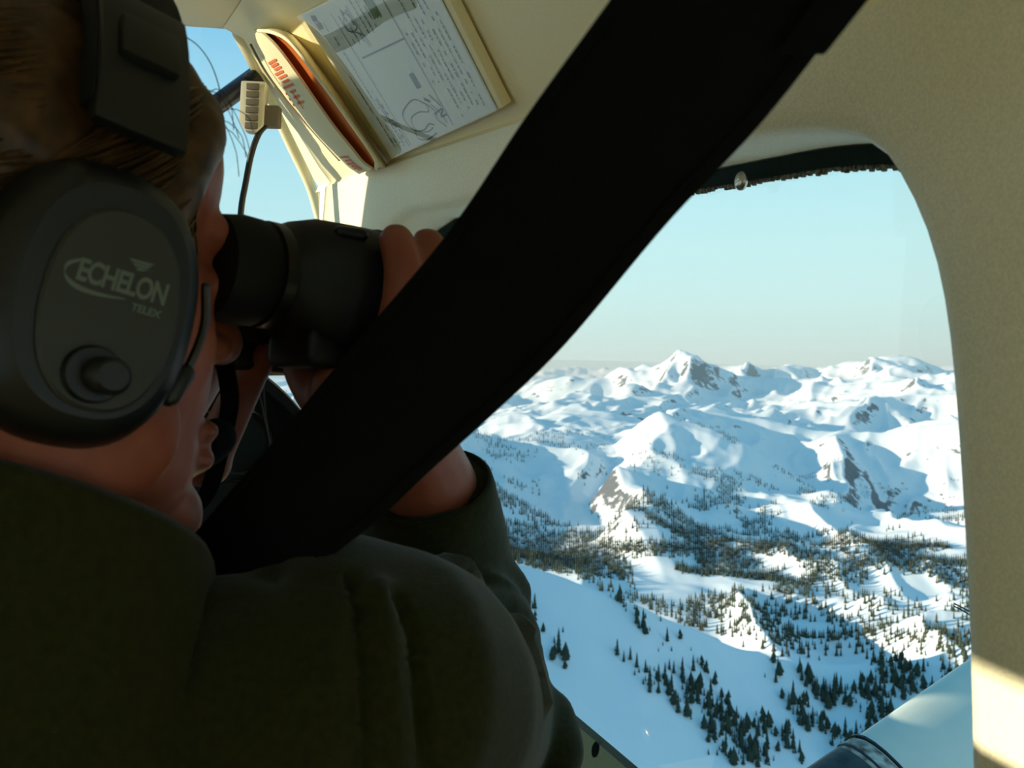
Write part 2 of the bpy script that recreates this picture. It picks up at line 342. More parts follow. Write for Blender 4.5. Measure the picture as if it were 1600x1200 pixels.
cl = vnoise(x_/38, y_/38, 61)*.55+vnoise(x_/110, y_/110, 62)*.45
stre = ridged((x_*.85+y_*.52)/26, (y_*.85-x_*.52)/170, 63)     # trees run in streaks down the near slope
isnear = y_ < np.interp(qx, px, d1)+60
dn = (.12+sm(.5, .85, stre))*sm(.36, .66, cl)*(sm(880, 1350, qx*.7+qy*.45-130)*.7+.3)*.40
dn += .10*sm(985, 1010, qy+.0*qx)*sm(.5, .7, cl)*sm(1180, 1400, qx)
# valley woods
cl2 = vnoise(x_/70, y_/70, 71)*.5+vnoise(x_/190, y_/190, 72)*.5
dv = sm(.40, .60, cl2)*.5*(1-sm(2300, 2900, y_)*.55)
left = (1-sm(860, 980, qx))*sm(770, 850, qy)
dv = np.maximum(dv, left*.55); dv = np.maximum(dv, .6*np.exp(-((qy-858)/10)**2)*sm(900, 960, qx)*(1-sm(1150, 1300, qx)))
dv = np.maximum(dv, .8*np.exp(-((qy-1005+.03*(qx-1250))/16)**2)*sm(1230, 1300, qx))
dv *= 1-.93*np.exp(-(((qx-1440)/75)**2+((qy-935)/22)**2))        # frozen lake stays open
hill = (y_ > 2500)
dh = sm(.5, .72, cl2)*(.22+.3*sm(1020, 1120, qx))*sm(640, 700, qy)*(1-.9*np.exp(-(((qx-985)/45)**2+((qy-760)/90)**2)))
pr = np.where(isnear, dn, np.where(hill, dh, dv))*(y_ < 4200)
pr *= np.where(isnear, 1, np.clip((y_/2000), .6, 1.6))
keep = ok & (rng.random(N) < pr*.42)
idx = np.where(keep)[0]
hts = np.where(isnear, 8.5+12*rng.random(N)**1.6, 9+9*rng.random(N))*(1-.35*sm(2500, 3500, y_))
pxh = hts/y_*1600
vis_f = (qx > 700) & (qx < 1515)
nearidx = idx[isnear[idx] & vis_f[idx] & (qy[idx] < 1200)]
order = []; grid = {}
for k in nearidx[np.argsort(-pxh[nearidx])]:     # singled-out trees, crowns clear of each other
    if len(order) >= 300: break
    c_ = (int(x_[k]//12), int(y_[k]//12)); h = hts[k]; good = True
    for a_ in (-1, 0, 1):
        for b_ in (-1, 0, 1):
            for j in grid.get((c_[0]+a_, c_[1]+b_), ()):
                if math.hypot(x_[k]-x_[j], y_[k]-y_[j]) < .17*(h+hts[j]): good = False
    if good: order.append(k); grid.setdefault(c_, []).append(k)
def zone(k):
    if qy[k] < np.interp(qx[k], px, y1)+28: return 'on the skyline edge of the near slope'
    if qx[k] < 960: return 'on the open left part of the near slope'
    if qx[k] > 1330: return 'near the wing strut on the near slope'
    if qy[k] > 1120: return 'low on the near slope in the streaky woods'
    return 'in the middle of the shaded near slope'
for k in order:
    kind = 0 if rng.random() < .55 else 1
    o = bpy.data.objects.new('conifer', TM[rng.integers(0, 4) if kind == 0 else 4+rng.integers(0, 3)]); COL.objects.link(o)
    h = hts[k]*(1.1 if kind == 0 else .95); o.location = (x_[k], y_[k], z_[k]+CZ-.3); o.scale = (h*.9, h*.9, h); o.rotation_euler[2] = rng.random()*6.28
    lk = ('tall' if hts[k] > 12 else 'small')+' '+('narrow spire-shaped' if kind == 0 else 'broad bushy')
    tag(o, f'{lk} conifer {zone(k)}', 'tree', f'{lk} conifers {zone(k)}')
oset = set(order); rest = idx[~isnear[idx]]; fn = np.array([k for k in nearidx if k not in oset]); print('trees', len(nearidx), len(order), len(rest))
def forest(name, ks, m, label, cat):
    n = 5; a = np.linspace(0, 2*math.pi, n, endpoint=False)
    base = np.array([[.17*math.cos(q), .17*math.sin(q), .04] for q in a]+[[0, 0, .66]]+[[.105*math.cos(q+.6), .105*math.sin(q+.6), .42] for q in a]+[[0, 0, 1]])
    fb = np.array([[i, (i+1) % n, n] for i in range(n)]+[[n+1+i, n+1+(i+1) % n, 2*n+1] for i in range(n)])
    h = hts[ks][:, None, None]; wd = (.8+.5*rng.random(len(ks)))[:, None]; th = rng.random(len(ks))*6.28; c, s_ = np.cos(th)[:, None], np.sin(th)[:, None]
    bx = base[None, :, 0]*wd; by = base[None, :, 1]*wd
    V_ = np.stack([bx*c-by*s_, bx*s_+by*c, np.repeat(base[None, :, 2], len(ks), 0)], -1)*h + np.stack([x_[ks], y_[ks], z_[ks]+CZ-.3], -1)[:, None, :]
    nv = len(base); F_ = (fb[None]+(np.arange(len(ks))*nv)[:, None, None]).reshape(-1, 3)
    me = bpy.data.meshes.new(name); me.from_pydata(V_.reshape(-1, 3).tolist(), [], F_.tolist()); me.update()
    return tag(link(name, me, m, None, False), label, cat, kind='stuff')
fv = rest[~isnear[rest] & ~hill[rest]]; fh = rest[~isnear[rest] & hill[rest]]
if len(fn): hts[fn] *= .6; forest('sapling_scatter', fn, M['conifer'], 'tiny conifers scattered between the larger ones on the near slope', 'trees')
brown = fv[(qy[fv] > 985) | (np.abs(qy[fv]-858) < 16)]; fv = np.setdiff1d(fv, brown)
forest('valley_forest', fv, M['conifer'], 'dark conifer forest covering the snowy valley knolls', 'forest')
if len(brown): forest('bottomland_forest', brown, M['conifer2'], 'brownish conifer belt along the flat valley bottom', 'forest')
forest('hillside_forest', fh, M['conifer'], 'thin conifer woods on the pyramid hill slopes', 'forest')
# ---- thin blue haze lying over the land, from a kilometre out
hm = bpy.data.materials.new('mountain_haze'); hm.use_nodes = True; t = hm.node_tree; t.nodes.clear()
ho = t.nodes.new('ShaderNodeOutputMaterial'); hs = t.nodes.new('ShaderNodeVolumeScatter'); hs.inputs['Color'].default_value = (.62, .86, 1, 1)
hs.inputs['Density'].default_value = 3.2e-5; hs.inputs['Anisotropy'].default_value = .1; t.links.new(hs.outputs[0], ho.inputs['Volume'])
o = build(MB().box((0, 26700, -150), (26000, 0, 0), (0, 25450, 0), (0, 0, 1250)), 'valley_haze', hm, None, False)
tag(o, 'thin blue haze veiling the distant snowy mountains', 'haze', kind='stuff')

# ================================================================== the cabin
RC = -.14                                           # centre line of the cabin
def mir(r): return 2*RC-r
ROOF = .333; FLOOR = -1.0; REAR = -.95
# ---- right wall: door panel with the window opening
def fu(p): q = p-CAM; return np.array([q@FV, q@UV])
lip_px = [(640, 336), (740, 318), (835, 291), (1000, 255), (1100, 232), (1180, 215), (1250, 208), (1300, 209), (1340, 218), (1370, 236), (1392, 265), (1418, 310), (1448, 385), (1468, 470), (1482, 580), (1494, 740), (1503, 900), (1509, 1050), (1512, 1200), (1513, 1400)]
lip = [fu(onr(x, y, .36)) for x, y in lip_px]
WBOT = -.396
lip += [np.array([.315, -.35]), np.array([.35, -.386]), np.array([.42, WBOT]), np.array([.7, WBOT]), np.array([1.0, WBOT]), np.array([1.18, -.386]), np.array([1.235, -.34]), np.array([1.24, -.2]), np.array([1.22, 0.0]), np.array([1.19, .06])]
L2 = spline(lip+[lip[0]], 260)[:-1]
seg = np.r_[0, np.cumsum(np.linalg.norm(np.diff(np.vstack([L2, L2[:1]]), axis=0), axis=1))]
LIP = np.array([[np.interp(t, seg, np.r_[L2[:, k], L2[0, k]]) for k in (0, 1)] for t in np.linspace(0, seg[-1], 160, endpoint=False)])
def offs(poly, d):                                  # outward offset (poly runs clockwise or not: checked)
    t = np.roll(poly, -1, 0)-np.roll(poly, 1, 0); n = np.stack([t[:, 1], -t[:, 0]], 1); n /= np.linalg.norm(n, axis=1)[:, None]
    c = poly.mean(0)
    if ((poly-c)*n).sum() < 0: n = -n
    return poly+n*d
def rect_proj(poly, f0, f1, u0, u1):
    c = np.array([.75, -.12]); out = []
    for p in poly:
        d = p-c; ts = []
        for k, (lo, hi) in enumerate(((f0, f1), (u0, u1))):
            if abs(d[k]) > 1e-9: ts.append(((hi if d[k] > 0 else lo)-c[k])/d[k])
        out.append(c+d*min(ts))
    out = np.array(out)
    for cx, cy in ((f0, u0), (f0, u1), (f1, u0), (f1, u1)):
        i = np.argmin(np.linalg.norm(out-np.array([cx, cy]), axis=1)); out[i] = (cx, cy)
    return out
FR = .17
low = np.clip((-.30-LIP[:, 1])/.085, 0, 1)           # at the sill the lip hardly stands proud
def door_panel(side, name, m, LIP=LIP):
    sg = (lambda r: r) if side > 0 else mir
    def ring(poly, r): return [A(sg(r[i] if not np.isscalar(r) else r), *p) for i, p in enumerate(poly)]
    rl = .362+.05*low
    mb = MB()
    rings = [ring(offs(LIP, -.002), .428), ring(LIP, .420), ring(LIP, rl+.004), ring(offs(LIP, .004), rl-.003), ring(offs(LIP, .012), rl-.007),
             ring(offs(LIP, .05), .352+.045*low), ring(rect_proj(LIP, FR, 1.50, FLOOR, UH), .352)]
    rings += [ring(rect_proj(LIP, FR, 1.50, FLOOR, UH), .44), ring(offs(LIP, -.002), .44)]
    mb.loft([r for r in rings]+[rings[0]], closed=True, cap=False)
    return struct(build(mb, name, m, None, True, 50))
door_panel(1, 'wall_right', M['header'])
def rear_panel(r, name):                            # rear side wall; its unseen window opening is added for fill light
    mb = MB(); a0, a1, b0, b1 = REAR, FR, FLOOR, UH; o = [(-.80, -.30), (.04, -.36), (.10, -.30), (.10, .05), (.05, .09), (-.62, .09), (-.80, -.05)]
    c = np.array([-.36, -.12]); big = []
    for p in o:
        d = np.array(p)-c; ts = [((a1 if d[0] > 0 else a0)-c[0])/d[0] if abs(d[0]) > 1e-6 else 9, ((b1 if d[1] > 0 else b0)-c[1])/d[1] if abs(d[1]) > 1e-6 else 9]; big.append(c+d*min(ts))
    big = np.array(big)
    for q in ((a0, b0), (a0, b1), (a1, b0), (a1, b1)): big[np.argmin(np.linalg.norm(big-np.array(q), axis=1))] = q
    sg = np.sign(r-RC)
    rg = [[A(r, *p) for p in o], [A(r, *p) for p in big], [A(r+sg*.088, *p) for p in big], [A(r+sg*.088, *p) for p in o]]
    mb.loft(rg+[rg[0]], cap=False); struct(build(mb, name, M['trim'], None, True, 40))
rear_panel(.352, 'wall_rear_right'); rear_panel(mir(.352), 'wall_rear_left')
LIPL = LIP.copy(); LIPL[:, 0] = .37+(LIP[:, 0]-LIP[:, 0].min())*(1.24-.37)/(LIP[:, 0].max()-LIP[:, 0].min())  # unseen left window, rear edge placed to steer the sun patch
LIPL[:, 1] = np.where(LIPL[:, 1] > -.05, np.minimum(LIPL[:, 1], .085-.075*sm(.62, .78, LIPL[:, 0])), LIPL[:, 1])      # its top slopes down forward, shaped unseen to keep sun off the sleeve
door_panel(-1, 'wall_left', M['trim'], LIPL)
# ---- slanting side panels between door header and roof; front corner trims
def slant(side, name):
    sg = (lambda r: r) if side > 0 else mir
    prof = [(.352, UH-.004), (.358, UH+.006), (.350, UH+.016)] + [(.36-.58*s_, UH+.81*s_) for s_ in (.03, .08, .14, .19)] + [(.36-.58*.222-.004, UH+.81*.222+.001), (.20, ROOF-.001)]
    fr = [1.53, 1.535, 1.535, 1.525, 1.50, 1.47, 1.445, 1.425, 1.42]
    rings = [[A(sg(r), f, u) for (r, u), f in zip(prof, [REAR]*9)]]
    rings += [[A(sg(r), REAR+(f-REAR)*k/10, u) for (r, u), f in zip(prof, fr)] for k in range(1, 11)]
    mb = MB(); mb.loft(rings, closed=False, cap=False)
    bk = [[p+ (A(sg(.05), 0, .04)-CAM) for p in r] for r in rings]; mb.loft(bk, closed=False, cap=False)
    return struct(build(mb, name, M['trim'], None, True, 50))
slant(1, 'trim_1'); slant(-1, 'trim_2')
# ---- headliner, floor, rear bulkhead
def plate(name, poly, th, m, bev=.004):
    return struct(build(MB().slab(poly, th), name, m, None, True, 40, bev))
plate('ceiling', [A(.232, -.12, ROOF), A(.232, 1.425, ROOF), A(.15, 1.45, ROOF), A(.07, 1.47, ROOF), A(.06, 1.21, ROOF), A(mir(.1), 1.21, ROOF), A(mir(.12), 1.42, ROOF), A(mir(.232), 1.425, ROOF), A(mir(.232), -.12, ROOF)], UV*.05, M['liner'])  # unseen front part cut back so sun reaches the pocket and side panel
plate('ceiling_rear', [A(.232, -.12, ROOF), A(.18, -.12, ROOF), A(.18, -.75, ROOF), A(mir(.18), -.75, ROOF), A(mir(.18), -.12, ROOF), A(mir(.232), -.12, ROOF), A(mir(.232), REAR, ROOF), A(.232, REAR, ROOF)], UV*.05, M['liner'])  # hole left out of view as an added source of fill light
sk = struct(bpy.data.objects.new('fill_opening', None), 'unseen opening added in the rear cabin roof for fill light'); COL.objects.link(sk); sk.location = tuple(A(RC, -.43, ROOF))
me = bpy.data.meshes.new('pane'); me.from_pydata([tuple(q) for q in (A(.19, -.11, ROOF+.03), A(.19, -.76, ROOF+.03), A(mir(.19), -.76, ROOF+.03), A(mir(.19), -.11, ROOF+.03))], [], [(0, 1, 2, 3)]); me.update(); link('pane', me, M['pane'], sk, False)
plate('floor', [A(.44, REAR, FLOOR), A(.44, 1.9, FLOOR), A(mir(.44), 1.9, FLOOR), A(mir(.44), REAR, FLOOR)], -UV*.04, M['floor'])
plate('wall_rear', [A(.44, REAR, FLOOR), A(.44, REAR, ROOF+.05), A(mir(.44), REAR, ROOF+.05), A(mir(.44), REAR, FLOOR)], -FV*.04, M['trim'])
plate('wall_front', [A(.44, 1.9, FLOOR), A(.44, 1.9, -.30), A(mir(.44), 1.9, -.30), A(mir(.44), 1.9, FLOOR)], FV*.04, M['dark'])
# ---- right side window: pane, rubber gasket, sealant bead, screws
win = struct(bpy.data.objects.new('window_1', None), 'large right side window over the snowy valley'); COL.objects.link(win); win.location = tuple(A(.424, .75, WBOT))
me = bpy.data.meshes.new('pane'); ring_ = [tuple(A(.4255, *p)) for p in offs(LIP, .004)]; me.from_pydata(ring_, [], [tuple(range(len(ring_)))]); me.update(); link('pane', me, M['pane'], win, False)
def strip(i0, i1, win0, win1, r0, r1):              # a flat band that follows the opening edge
    ids = [i % len(LIP) for i in range(i0, i1+1)]; rings = []
    for i in ids:
        p, q = offs(LIP, -win0)[i], offs(LIP, -win1)[i]
        rings.append([A(r0, *p), A(r1, *p), A(r1, *q), A(r0, *q)])
    return MB().loft(rings)
iu = LIP[:, 1]; itop = [i for i in range(len(LIP)) if iu[i] > .045]; ibot = [i for i in range(len(LIP)) if iu[i] < -.36]
def runs(ix): return min(ix), max(ix)
mb = MB(); o1 = offs(LIP, -.001); o2 = offs(LIP, -.011)
rg = [[A(.414, *o1[i]), A(.4245, *o1[i]), A(.4245, *o2[i]), A(.419, *o2[i])] for i in range(len(LIP))]
mb.loft(rg+[rg[0]], cap=False); build(mb, 'gasket', M['gasket'], win)
mb = MB(); o3 = offs(LIP, -.026)
rg = [[A(.40, *offs(LIP, .004)[i]), A(.421, *offs(LIP, .004)[i]), A(.421, *o3[i]), A(.412, *o3[i])] for i in range(len(LIP)) if iu[i] < WBOT+.02]
mb.loft(rg); build(mb, 'sill_gasket', M['gasket'], win)
rr_ = random.Random(3); mb = MB()                   # ragged bead of old sealant under the top gasket
top_i = [i for i in range(len(LIP)) if iu[i] > .05]
o4 = offs(LIP, -.0112)
for i in top_i:
    a_, b_ = o4[i], o4[(i+1) % len(LIP)]
    for k in range(5):
        q = a_+(b_-a_)*((k+rr_.random()*.6)/5); h = .0012+.0022*rr_.random()
        mb.ell(A(.4215, q[0], q[1]-h*.4), FV*.0024, RV*.002, UV*h, 6, 4)
o = build(mb, 'sealant_bead', M['sealant'], win); o['kind'] = 'stuff'
def screw(name, p, n, r, par, m='steel'):
    n = nrm(n); a = nrm(np.cross(n, [0, .3, 1])); b_ = np.cross(n, a); mb = MB()
    pr_ = [(1.0, 0), (1.02, .25), (.8, .5), (.45, .64)]
    mb.loft([[p+n*r*h+r*q*(math.cos(t)*a+math.sin(t)*b_) for t in [2*math.pi*k/14 for k in range(14)]] for q, h in pr_])
    mb.box(p+n*r*.66, a*r*.4, b_*r*.08, n*r*.05); return build(mb, name, M[m], par)
screw('screw', onr(1160, 283, .413), -RV, .0062, win)
# ---- beige door sill panel ledge with its screw
sp = onr(897, 1166, .392)
o = screw('sill_screw', sp, -RV+.7*UV-.6*FV, .0065, win, 'brass')
# ---- windscreen: pane, roof brace tube, ribbed fitting, cable
wd = struct(bpy.data.objects.new('window_2', None), 'strip of windscreen in front with blue sky'); COL.objects.link(wd); wd.location = tuple(A(RC, 1.45, -.3))
me = bpy.data.meshes.new('pane'); V_ = []
for k in range(9):
    t_ = k/8; r_ = .45+(mir(.45)-.45)*t_; bow = .10*(1-(2*t_-1)**2)
    V_ += [A(r_*1.0, 1.56+bow, -.32), A(r_+(RC-r_)*.30, 1.434+bow*.5, ROOF+.03)]
me.from_pydata([tuple(v) for v in V_], [], [(2*k, 2*k+2, 2*k+3, 2*k+1) for k in range(8)]); me.update(); link('pane', me, M['wind'], wd, True)
me = bpy.data.meshes.new('sun_gap_pane'); me.from_pydata([tuple(q) for q in (A(.07, 1.48, ROOF+.03), A(.07, 1.20, ROOF+.03), A(mir(.1), 1.20, ROOF+.03), A(mir(.1), 1.48, ROOF+.03))], [], [(0, 1, 2, 3)]); me.update(); link('sun_gap_pane', me, M['wind'], wd, False)  # glazes the roof gap that was added to let sun in
# front corner post under the header line
mb = MB(); pf = [onr(497, 300, .352), onr(499, 345, .352), onr(503, 420, .352), onr(507, 540, .352), onr(510, 660, .352), onr(512, 800, .352)]
mb.loft([[p, p+FV*.012+RV*.004, p+FV*.012+RV*.06, p-FV*.02+RV*.06] for p in pf]); struct(build(mb, 'trim_3', M['trim'], None, True, 40))
# edge moulding of the post with its dark seam
e0 = [onpi(*q, .002) for q in ((372, 52), (395, 96), (425, 160), (455, 226), (486, 292), (500, 340))]
mb = MB(); mb.tube(spline(e0, 24), .009, 10, flat=.8); struct(build(mb, 'trim_4', M['trim']), 'rounded cream moulding along the windscreen post')
mb = MB(); mb.tube(spline([onpi(*q, .006) for q in ((392, 70), (415, 112), (450, 160), (490, 206), (530, 250))], 20), .0016, 6); struct(build(mb, 'trim_5', M['slit']), 'thin dark seam in the cream windscreen post')
t = thing('roof_brace', 'dark blue-black brace tube crossing the windscreen corner', 'tube', P(400, 120, 1.42))
build(MB().tube([P(432, 96, 1.44), P(340, 163, 1.40), P(150, 300, 1.32)], .0135, 16), 'tube', M['tube'], t)
build(MB().tube([P(403, 124, 1.405), P(392, 131, 1.40)], .0150, 16, round_ends=False), 'collar', M['gloss'], t)
t = thing('air_fitting', 'aged white ribbed plastic fitting hanging from the dark brace tube', 'fitting', P(397, 205, 1.38))
pa, pb = P(399, 132, 1.385), P(396, 206, 1.385); ax = nrm(pb-pa); sdv = nrm(np.cross(ax, [0, 1, 0]))*-1; dpv = np.cross(sdv, ax)
ol = [(-.016, -.034), (.017, -.034), (.018, .020), (.010, .033), (-.004, .035), (-.015, .024)]; cc = (pa+pb)/2
build(MB().slab([cc+sdv*a_+ax*b_-dpv*.011 for a_, b_ in ol], dpv*.022), 'body', M['ribbed'], t, bevel=.003)
for k in range(6):
    q = cc+ax*(-.026+.0105*k); build(MB().box(q+dpv*-.0118*np.sign(dpv[1])*1.0, sdv*.0085, ax*.0042, dpv*.002), 'rib', M['slit'], t, bevel=.001)
build(MB().box(P(424, 183, 1.39), sdv*.012, ax*.014, dpv*.01), 'bracket', M['slit'], t, bevel=.002)
c = tag(build(MB().tube(spline([P(420, 192, 1.385), P(405, 208, 1.385), P(393, 240, 1.38), P(384, 285, 1.38), P(377, 325, 1.375), P(374, 380, 1.37), P(372, 470, 1.36)], 40), .0043, 10), 'hanging_cable', M['cable']), 'thin black cable hanging from the ribbed fitting', 'cable')
# ---- instrument panel with curved glare shield
ip = thing('instrument_panel', 'black instrument panel under a curved glare shield', 'panel', A(RC, 1.35, FLOOR))
gl = spline([P(300, 556, 1.30), P(372, 560, 1.30), P(425, 594, 1.29), P(470, 640, 1.27), P(497, 690, 1.26), P(520, 790, 1.25)], 30)
gl = np.vstack([[A(mir(.30), 1.22, -.30)], [A(mir(.26), 1.22, -.16)], [A(mir(.15), 1.22, -.095)], gl])
pan = FV*.24+UV*-.02
rings = [[p-FV*0.0 for p in gl], [p-FV*.012-UV*.004 for p in gl], [p-FV*.014-UV*.02 for p in gl], [p+FV*.01-UV*.028 for p in gl], [p+pan-UV*.028 for p in gl], [p+pan for p in gl]]
mb = MB(); mb.loft([[r[i] for r in rings] for i in range(len(gl))]); build(mb, 'glare_shield', M['rubber'], ip)
lowb = [A(.34, 1.27, -.62), A(mir(.30), 1.27, -.62)]
mb = MB(); mb.slab([p+FV*.02-UV*.012 for p in gl]+[A(.30, 1.26, -.35), A(.30, 1.26, -.7), A(mir(.30), 1.26, -.7)], FV*.03); build(mb, 'panel_face', M['dark'], ip, True, 30)
for (x, y, rr) in ((372, 690, .040), (300, 690, .040), (440, 770, .034), (360, 800, .040)):
    c0 = P(x, y, 1.262); a_, b_ = RV, UV
    g_ = build(MB().loft([[c0-FV*h+rr*q*(math.cos(k*.2618)*a_+math.sin(k*.2618)*b_) for k in range(24)] for q, h in ((1.1, -.02), (1.1, .004), (1.02, .008), (.92, .006), (.9, .0))]), 'gauge_bezel', M['gloss'], ip)
    build(MB().loft([[c0-FV*.001+rr*.9*(math.cos(k*.2618)*a_+math.sin(k*.2618)*b_) for k in range(24)], [c0+rr*.9*(math.cos(k*.2618)*a_+math.sin(k*.2618)*b_) for k in range(24)]]), 'dial', M['dark'], g_)
# ---- laminated placard on the visor board
NP = -nrm(NPI)                                       # out of the slanting panel, into the cabin
def pq(a_, b_, off):                                 # a along the lower edge (front 0 to rear 1), b up from it
    c00, c10, c01, c11 = onpi(613, 248, .013), onpi(778, 172, .013), onpi(470, 22, .013), onpi(655, -70, .013)
    return (c00*(1-a_)+c10*a_)*(1-b_)+(c01*(1-a_)+c11*a_)*b_ + NP*off
vz = thing('sun_visor', 'cream visor board carrying the printed placard above the door', 'visor', pq(.5, 0, -.012))
gr = [[pq(a_, b_, -.011) for a_ in np.linspace(-.02, 1.03, 14)]+[pq(a_, b_, -.001) for a_ in np.linspace(1.03, -.02, 14)] for b_ in np.linspace(0, 1, 14)]; build(MB().loft(gr), 'board', M['trim'], vz, bevel=.002)
pl = thing('safety_placard', 'white laminated sheet of printed notes and sketches on the visor', 'placard', pq(.5, 0, 0))
gr = [[pq(a_, b_, .0) for a_ in np.linspace(.015, 1, 14)] for b_ in np.linspace(.01, .985, 14)]; mb = MB(); mb.loft(gr, closed=False, cap=False); build(mb, 'sheet', M['paper'], pl)
ik, ik2, gi = MB(), MB(), MB()
def dash(mb, a0, b0, a1, b1, w_, off=.0006):
    p, q = pq(a0, b0, off), pq(a1, b1, off); t_ = nrm(q-p); n_ = np.cross(t_, NP)*w_/2
    mb.add([p-n_, q-n_, q+n_, p+n_], [(0, 1, 2, 3)])
def textline(mb, a_, b0, b1, w_, dens=.75):          # a line of unreadable small print running along b
    b_ = b1
    while b_ > b0:
        l = (.012+.03*rr_.random())
        if rr_.random() < dens: dash(mb, a_, b_, a_, max(b_-l, b0), w_*(.7+.5*rr_.random()))
        b_ -= l+.008
for a_, b0, b1, w_ in ((.09, .36, .56, .0022), (.09, .30, .34, .002), (.10, .06, .27, .0022), (.135, .02, .24, .002)): textline(ik2, a_, b0, b1, w_)
for a_, b0, b1 in ((.165, .05, .80), (.19, .04, .45), (.205, .06, .43), (.22, .04, .40), (.235, .03, .22)): textline(ik, a_, b0, b1, .0022)
for k in range(8): textline(ik, .70+.034*k, .05 if k > 1 else .3, .62+.3*rr_.random(), .0022, .8)
for a_ in (.30, .34, .38, .45, .49, .53): textline(ik, a_, .70, .95, .002, .6)
dash(ik, .29, .62, .67, .62, .0018); dash(ik, .67, .03, .67, .93, .0014); dash(ik, .255, .03, .255, .93, .0012); dash(ik, .40, .66, .40, .93, .0012)
for k in range(6): dash(ik, .565+.006*k, .42, .565+.006*k, .32, .0016)
def poly(mb, pts, w_):
    sp_ = spline([np.array(p) for p in pts], len(pts)*5)
    for p, q in zip(sp_[:-1], sp_[1:]): dash(mb, p[0], p[1], q[0], q[1], w_)
poly(ik2, [(.56, .22), (.50, .27), (.42, .26), (.34, .22), (.33, .16), (.36, .10), (.44, .08), (.50, .10), (.54, .08)], .0013)
poly(ik2, [(.56, .22), (.55, .17), (.48, .19), (.40, .18), (.37, .14), (.38, .09), (.46, .06), (.52, .07)], .0011)
poly(ik2, [(.36, .10), (.35, .05), (.40, .02), (.46, .02), (.52, .03)], .0011); poly(ik2, [(.60, .20), (.63, .13), (.64, .06)], .0012); poly(ik2, [(.56, .22), (.60, .15), (.58, .11), (.62, .04)], .0011)
poly(ik2, [(.58, .14), (.66, .15), (.62, .11), (.67, .11)], .0016); dash(ik2, .62, .26, .66, .17, .0016); dash(ik2, .57, .25, .60, .22, .003)
poly(ik, [(.30, .83), (.36, .90), (.39, .80), (.33, .78), (.30, .83)], .0011); poly(ik, [(.30, .80), (.40, .74), (.42, .66)], .0011)
for k in range(4): dash(ik2, .085+.012*k, .93-.02*(k % 2), .085+.012*k, .87, .0022)
dash(ik2, .075, .95, .115, .94, .006); dash(ik2, .15, .90, .15, .84, .0012)
for k in range(5): dash(gi, .55+.012*k, .97, .55+.012*k, .78+.02*rr_.random(), .0035)
build(ik, 'grey_print', M['ink'], pl, False); build(ik2, 'black_print', M['ink2'], pl, False); build(gi, 'green_picture', M['green_ink'], pl, False)
me = bpy.data.meshes.new('clear_sleeve'); me.from_pydata([tuple(pq(a_, b_, .0022+.0006*math.sin(a_*7)*math.sin(b_*5))) for b_ in np.linspace(-.0, 1.0, 14) for a_ in np.linspace(-.03, 1.005, 14)], [], [(i*14+j, i*14+j+1, i*14+j+15, i*14+j+14) for i in range(13) for j in range(13)]); me.update()
link('clear_sleeve', me, M['sleeve'], pl, True, None)
# ---- pocket with orange lining and a folded printed card
pk = thing('map_pocket', 'cream pocket with a gaping orange lining beside the windscreen post', 'pocket', onpi(560, 262, .01))
upper = spline([(404, 48), (424, 50), (446, 60), (466, 80), (490, 112), (520, 152), (548, 192), (572, 226), (587, 250), (588, 262)], 40)
lower = spline([(404, 48), (416, 58), (430, 72), (446, 92), (466, 120), (492, 158), (522, 200), (548, 232), (566, 254), (580, 264)], 40)
mb = MB(); rings = []
for k in range(40):
    pu, pl_ = onpi(*upper[k], .030), onpi(*lower[k], .018); mdp = (onpi(*(.5*(upper[k]+lower[k])), .015))
    th = [pu+NP*.002, pu, pu*.5+mdp*.5-NP*.004, mdp-NP*.001, pl_*.5+mdp*.5, pl_]
    rings.append(th)
mb.loft(rings, closed=False, cap=False); build(mb, 'lining', M['orange'], pk, True, 60)
mb = MB(); mb.tube([onpi(*u_, .031) for u_ in upper], .0022, 8); build(mb, 'rim', M['trim'], pk)
rings = []
outer = spline([(396, 47), (420, 42), (450, 50), (474, 72), (500, 106), (532, 150), (560, 192), (584, 228), (600, 250), (606, 262)], 40)
for k in range(40): rings.append([onpi(*upper[k], .0295), onpi(*(.6*upper[k]+.4*outer[k]), .024), onpi(*(.25*upper[k]+.75*outer[k]), .012), onpi(*outer[k], .0005)])
mb = MB(); mb.loft(rings, closed=False, cap=False); build(mb, 'upper_flap', M['trim'], pk, True, 60)
cd = thing('folded_card', 'cream folded card with red print tucked in the orange pocket', 'card', onpi(566, 262, .02))
e_in = lower
e_out = spline([(400, 52), (404, 66), (414, 84), (424, 104), (440, 130), (462, 166), (486, 198), (512, 228), (538, 256), (560, 272)], 40)
rings = []
for k in range(40):
    a_, b_ = onpi(*e_in[k], .026), onpi(*e_out[k], .016); m_ = .5*(a_+b_)+NP*(.010*math.sin(math.pi*k/39)+.002)
    rings.append([a_-NP*.003, a_, .6*a_+.4*m_+NP*.002, m_, .4*m_+.6*b_+NP*.0015, b_, b_-NP*.004])
mb = MB(); mb.loft(rings, closed=True, cap=True); build(mb, 'card', M['card'], cd, True, 60)
def oncard(k, s_): return rings[int(k)][1]*(1-s_)+rings[int(k)][5]*s_
mb = MB()
def cdash(k0, s0, k1, s1, w_):
    def pt(k, s_):
        R_ = rings[int(k)]; q = s_*4; i = min(int(q), 3); return R_[1+i]*(1-(q-i))+R_[2+i]*(q-i)+NP*.0012
    p, q = pt(k0, s0), pt(k1, s1); n_ = np.cross(nrm(q-p), NP)*w_/2; mb.add([p-n_, q-n_, q+n_, p+n_], [(0, 1, 2, 3)])
for k in range(12, 19): cdash(k, .22+.02*(k % 2), k+.0, .48-.03*(k % 3), .0032)
for k in range(19, 22): cdash(k, .25, k, .55, .003); cdash(k, .35, k+1, .35, .003); cdash(k, .6, k+1, .52, .0024)
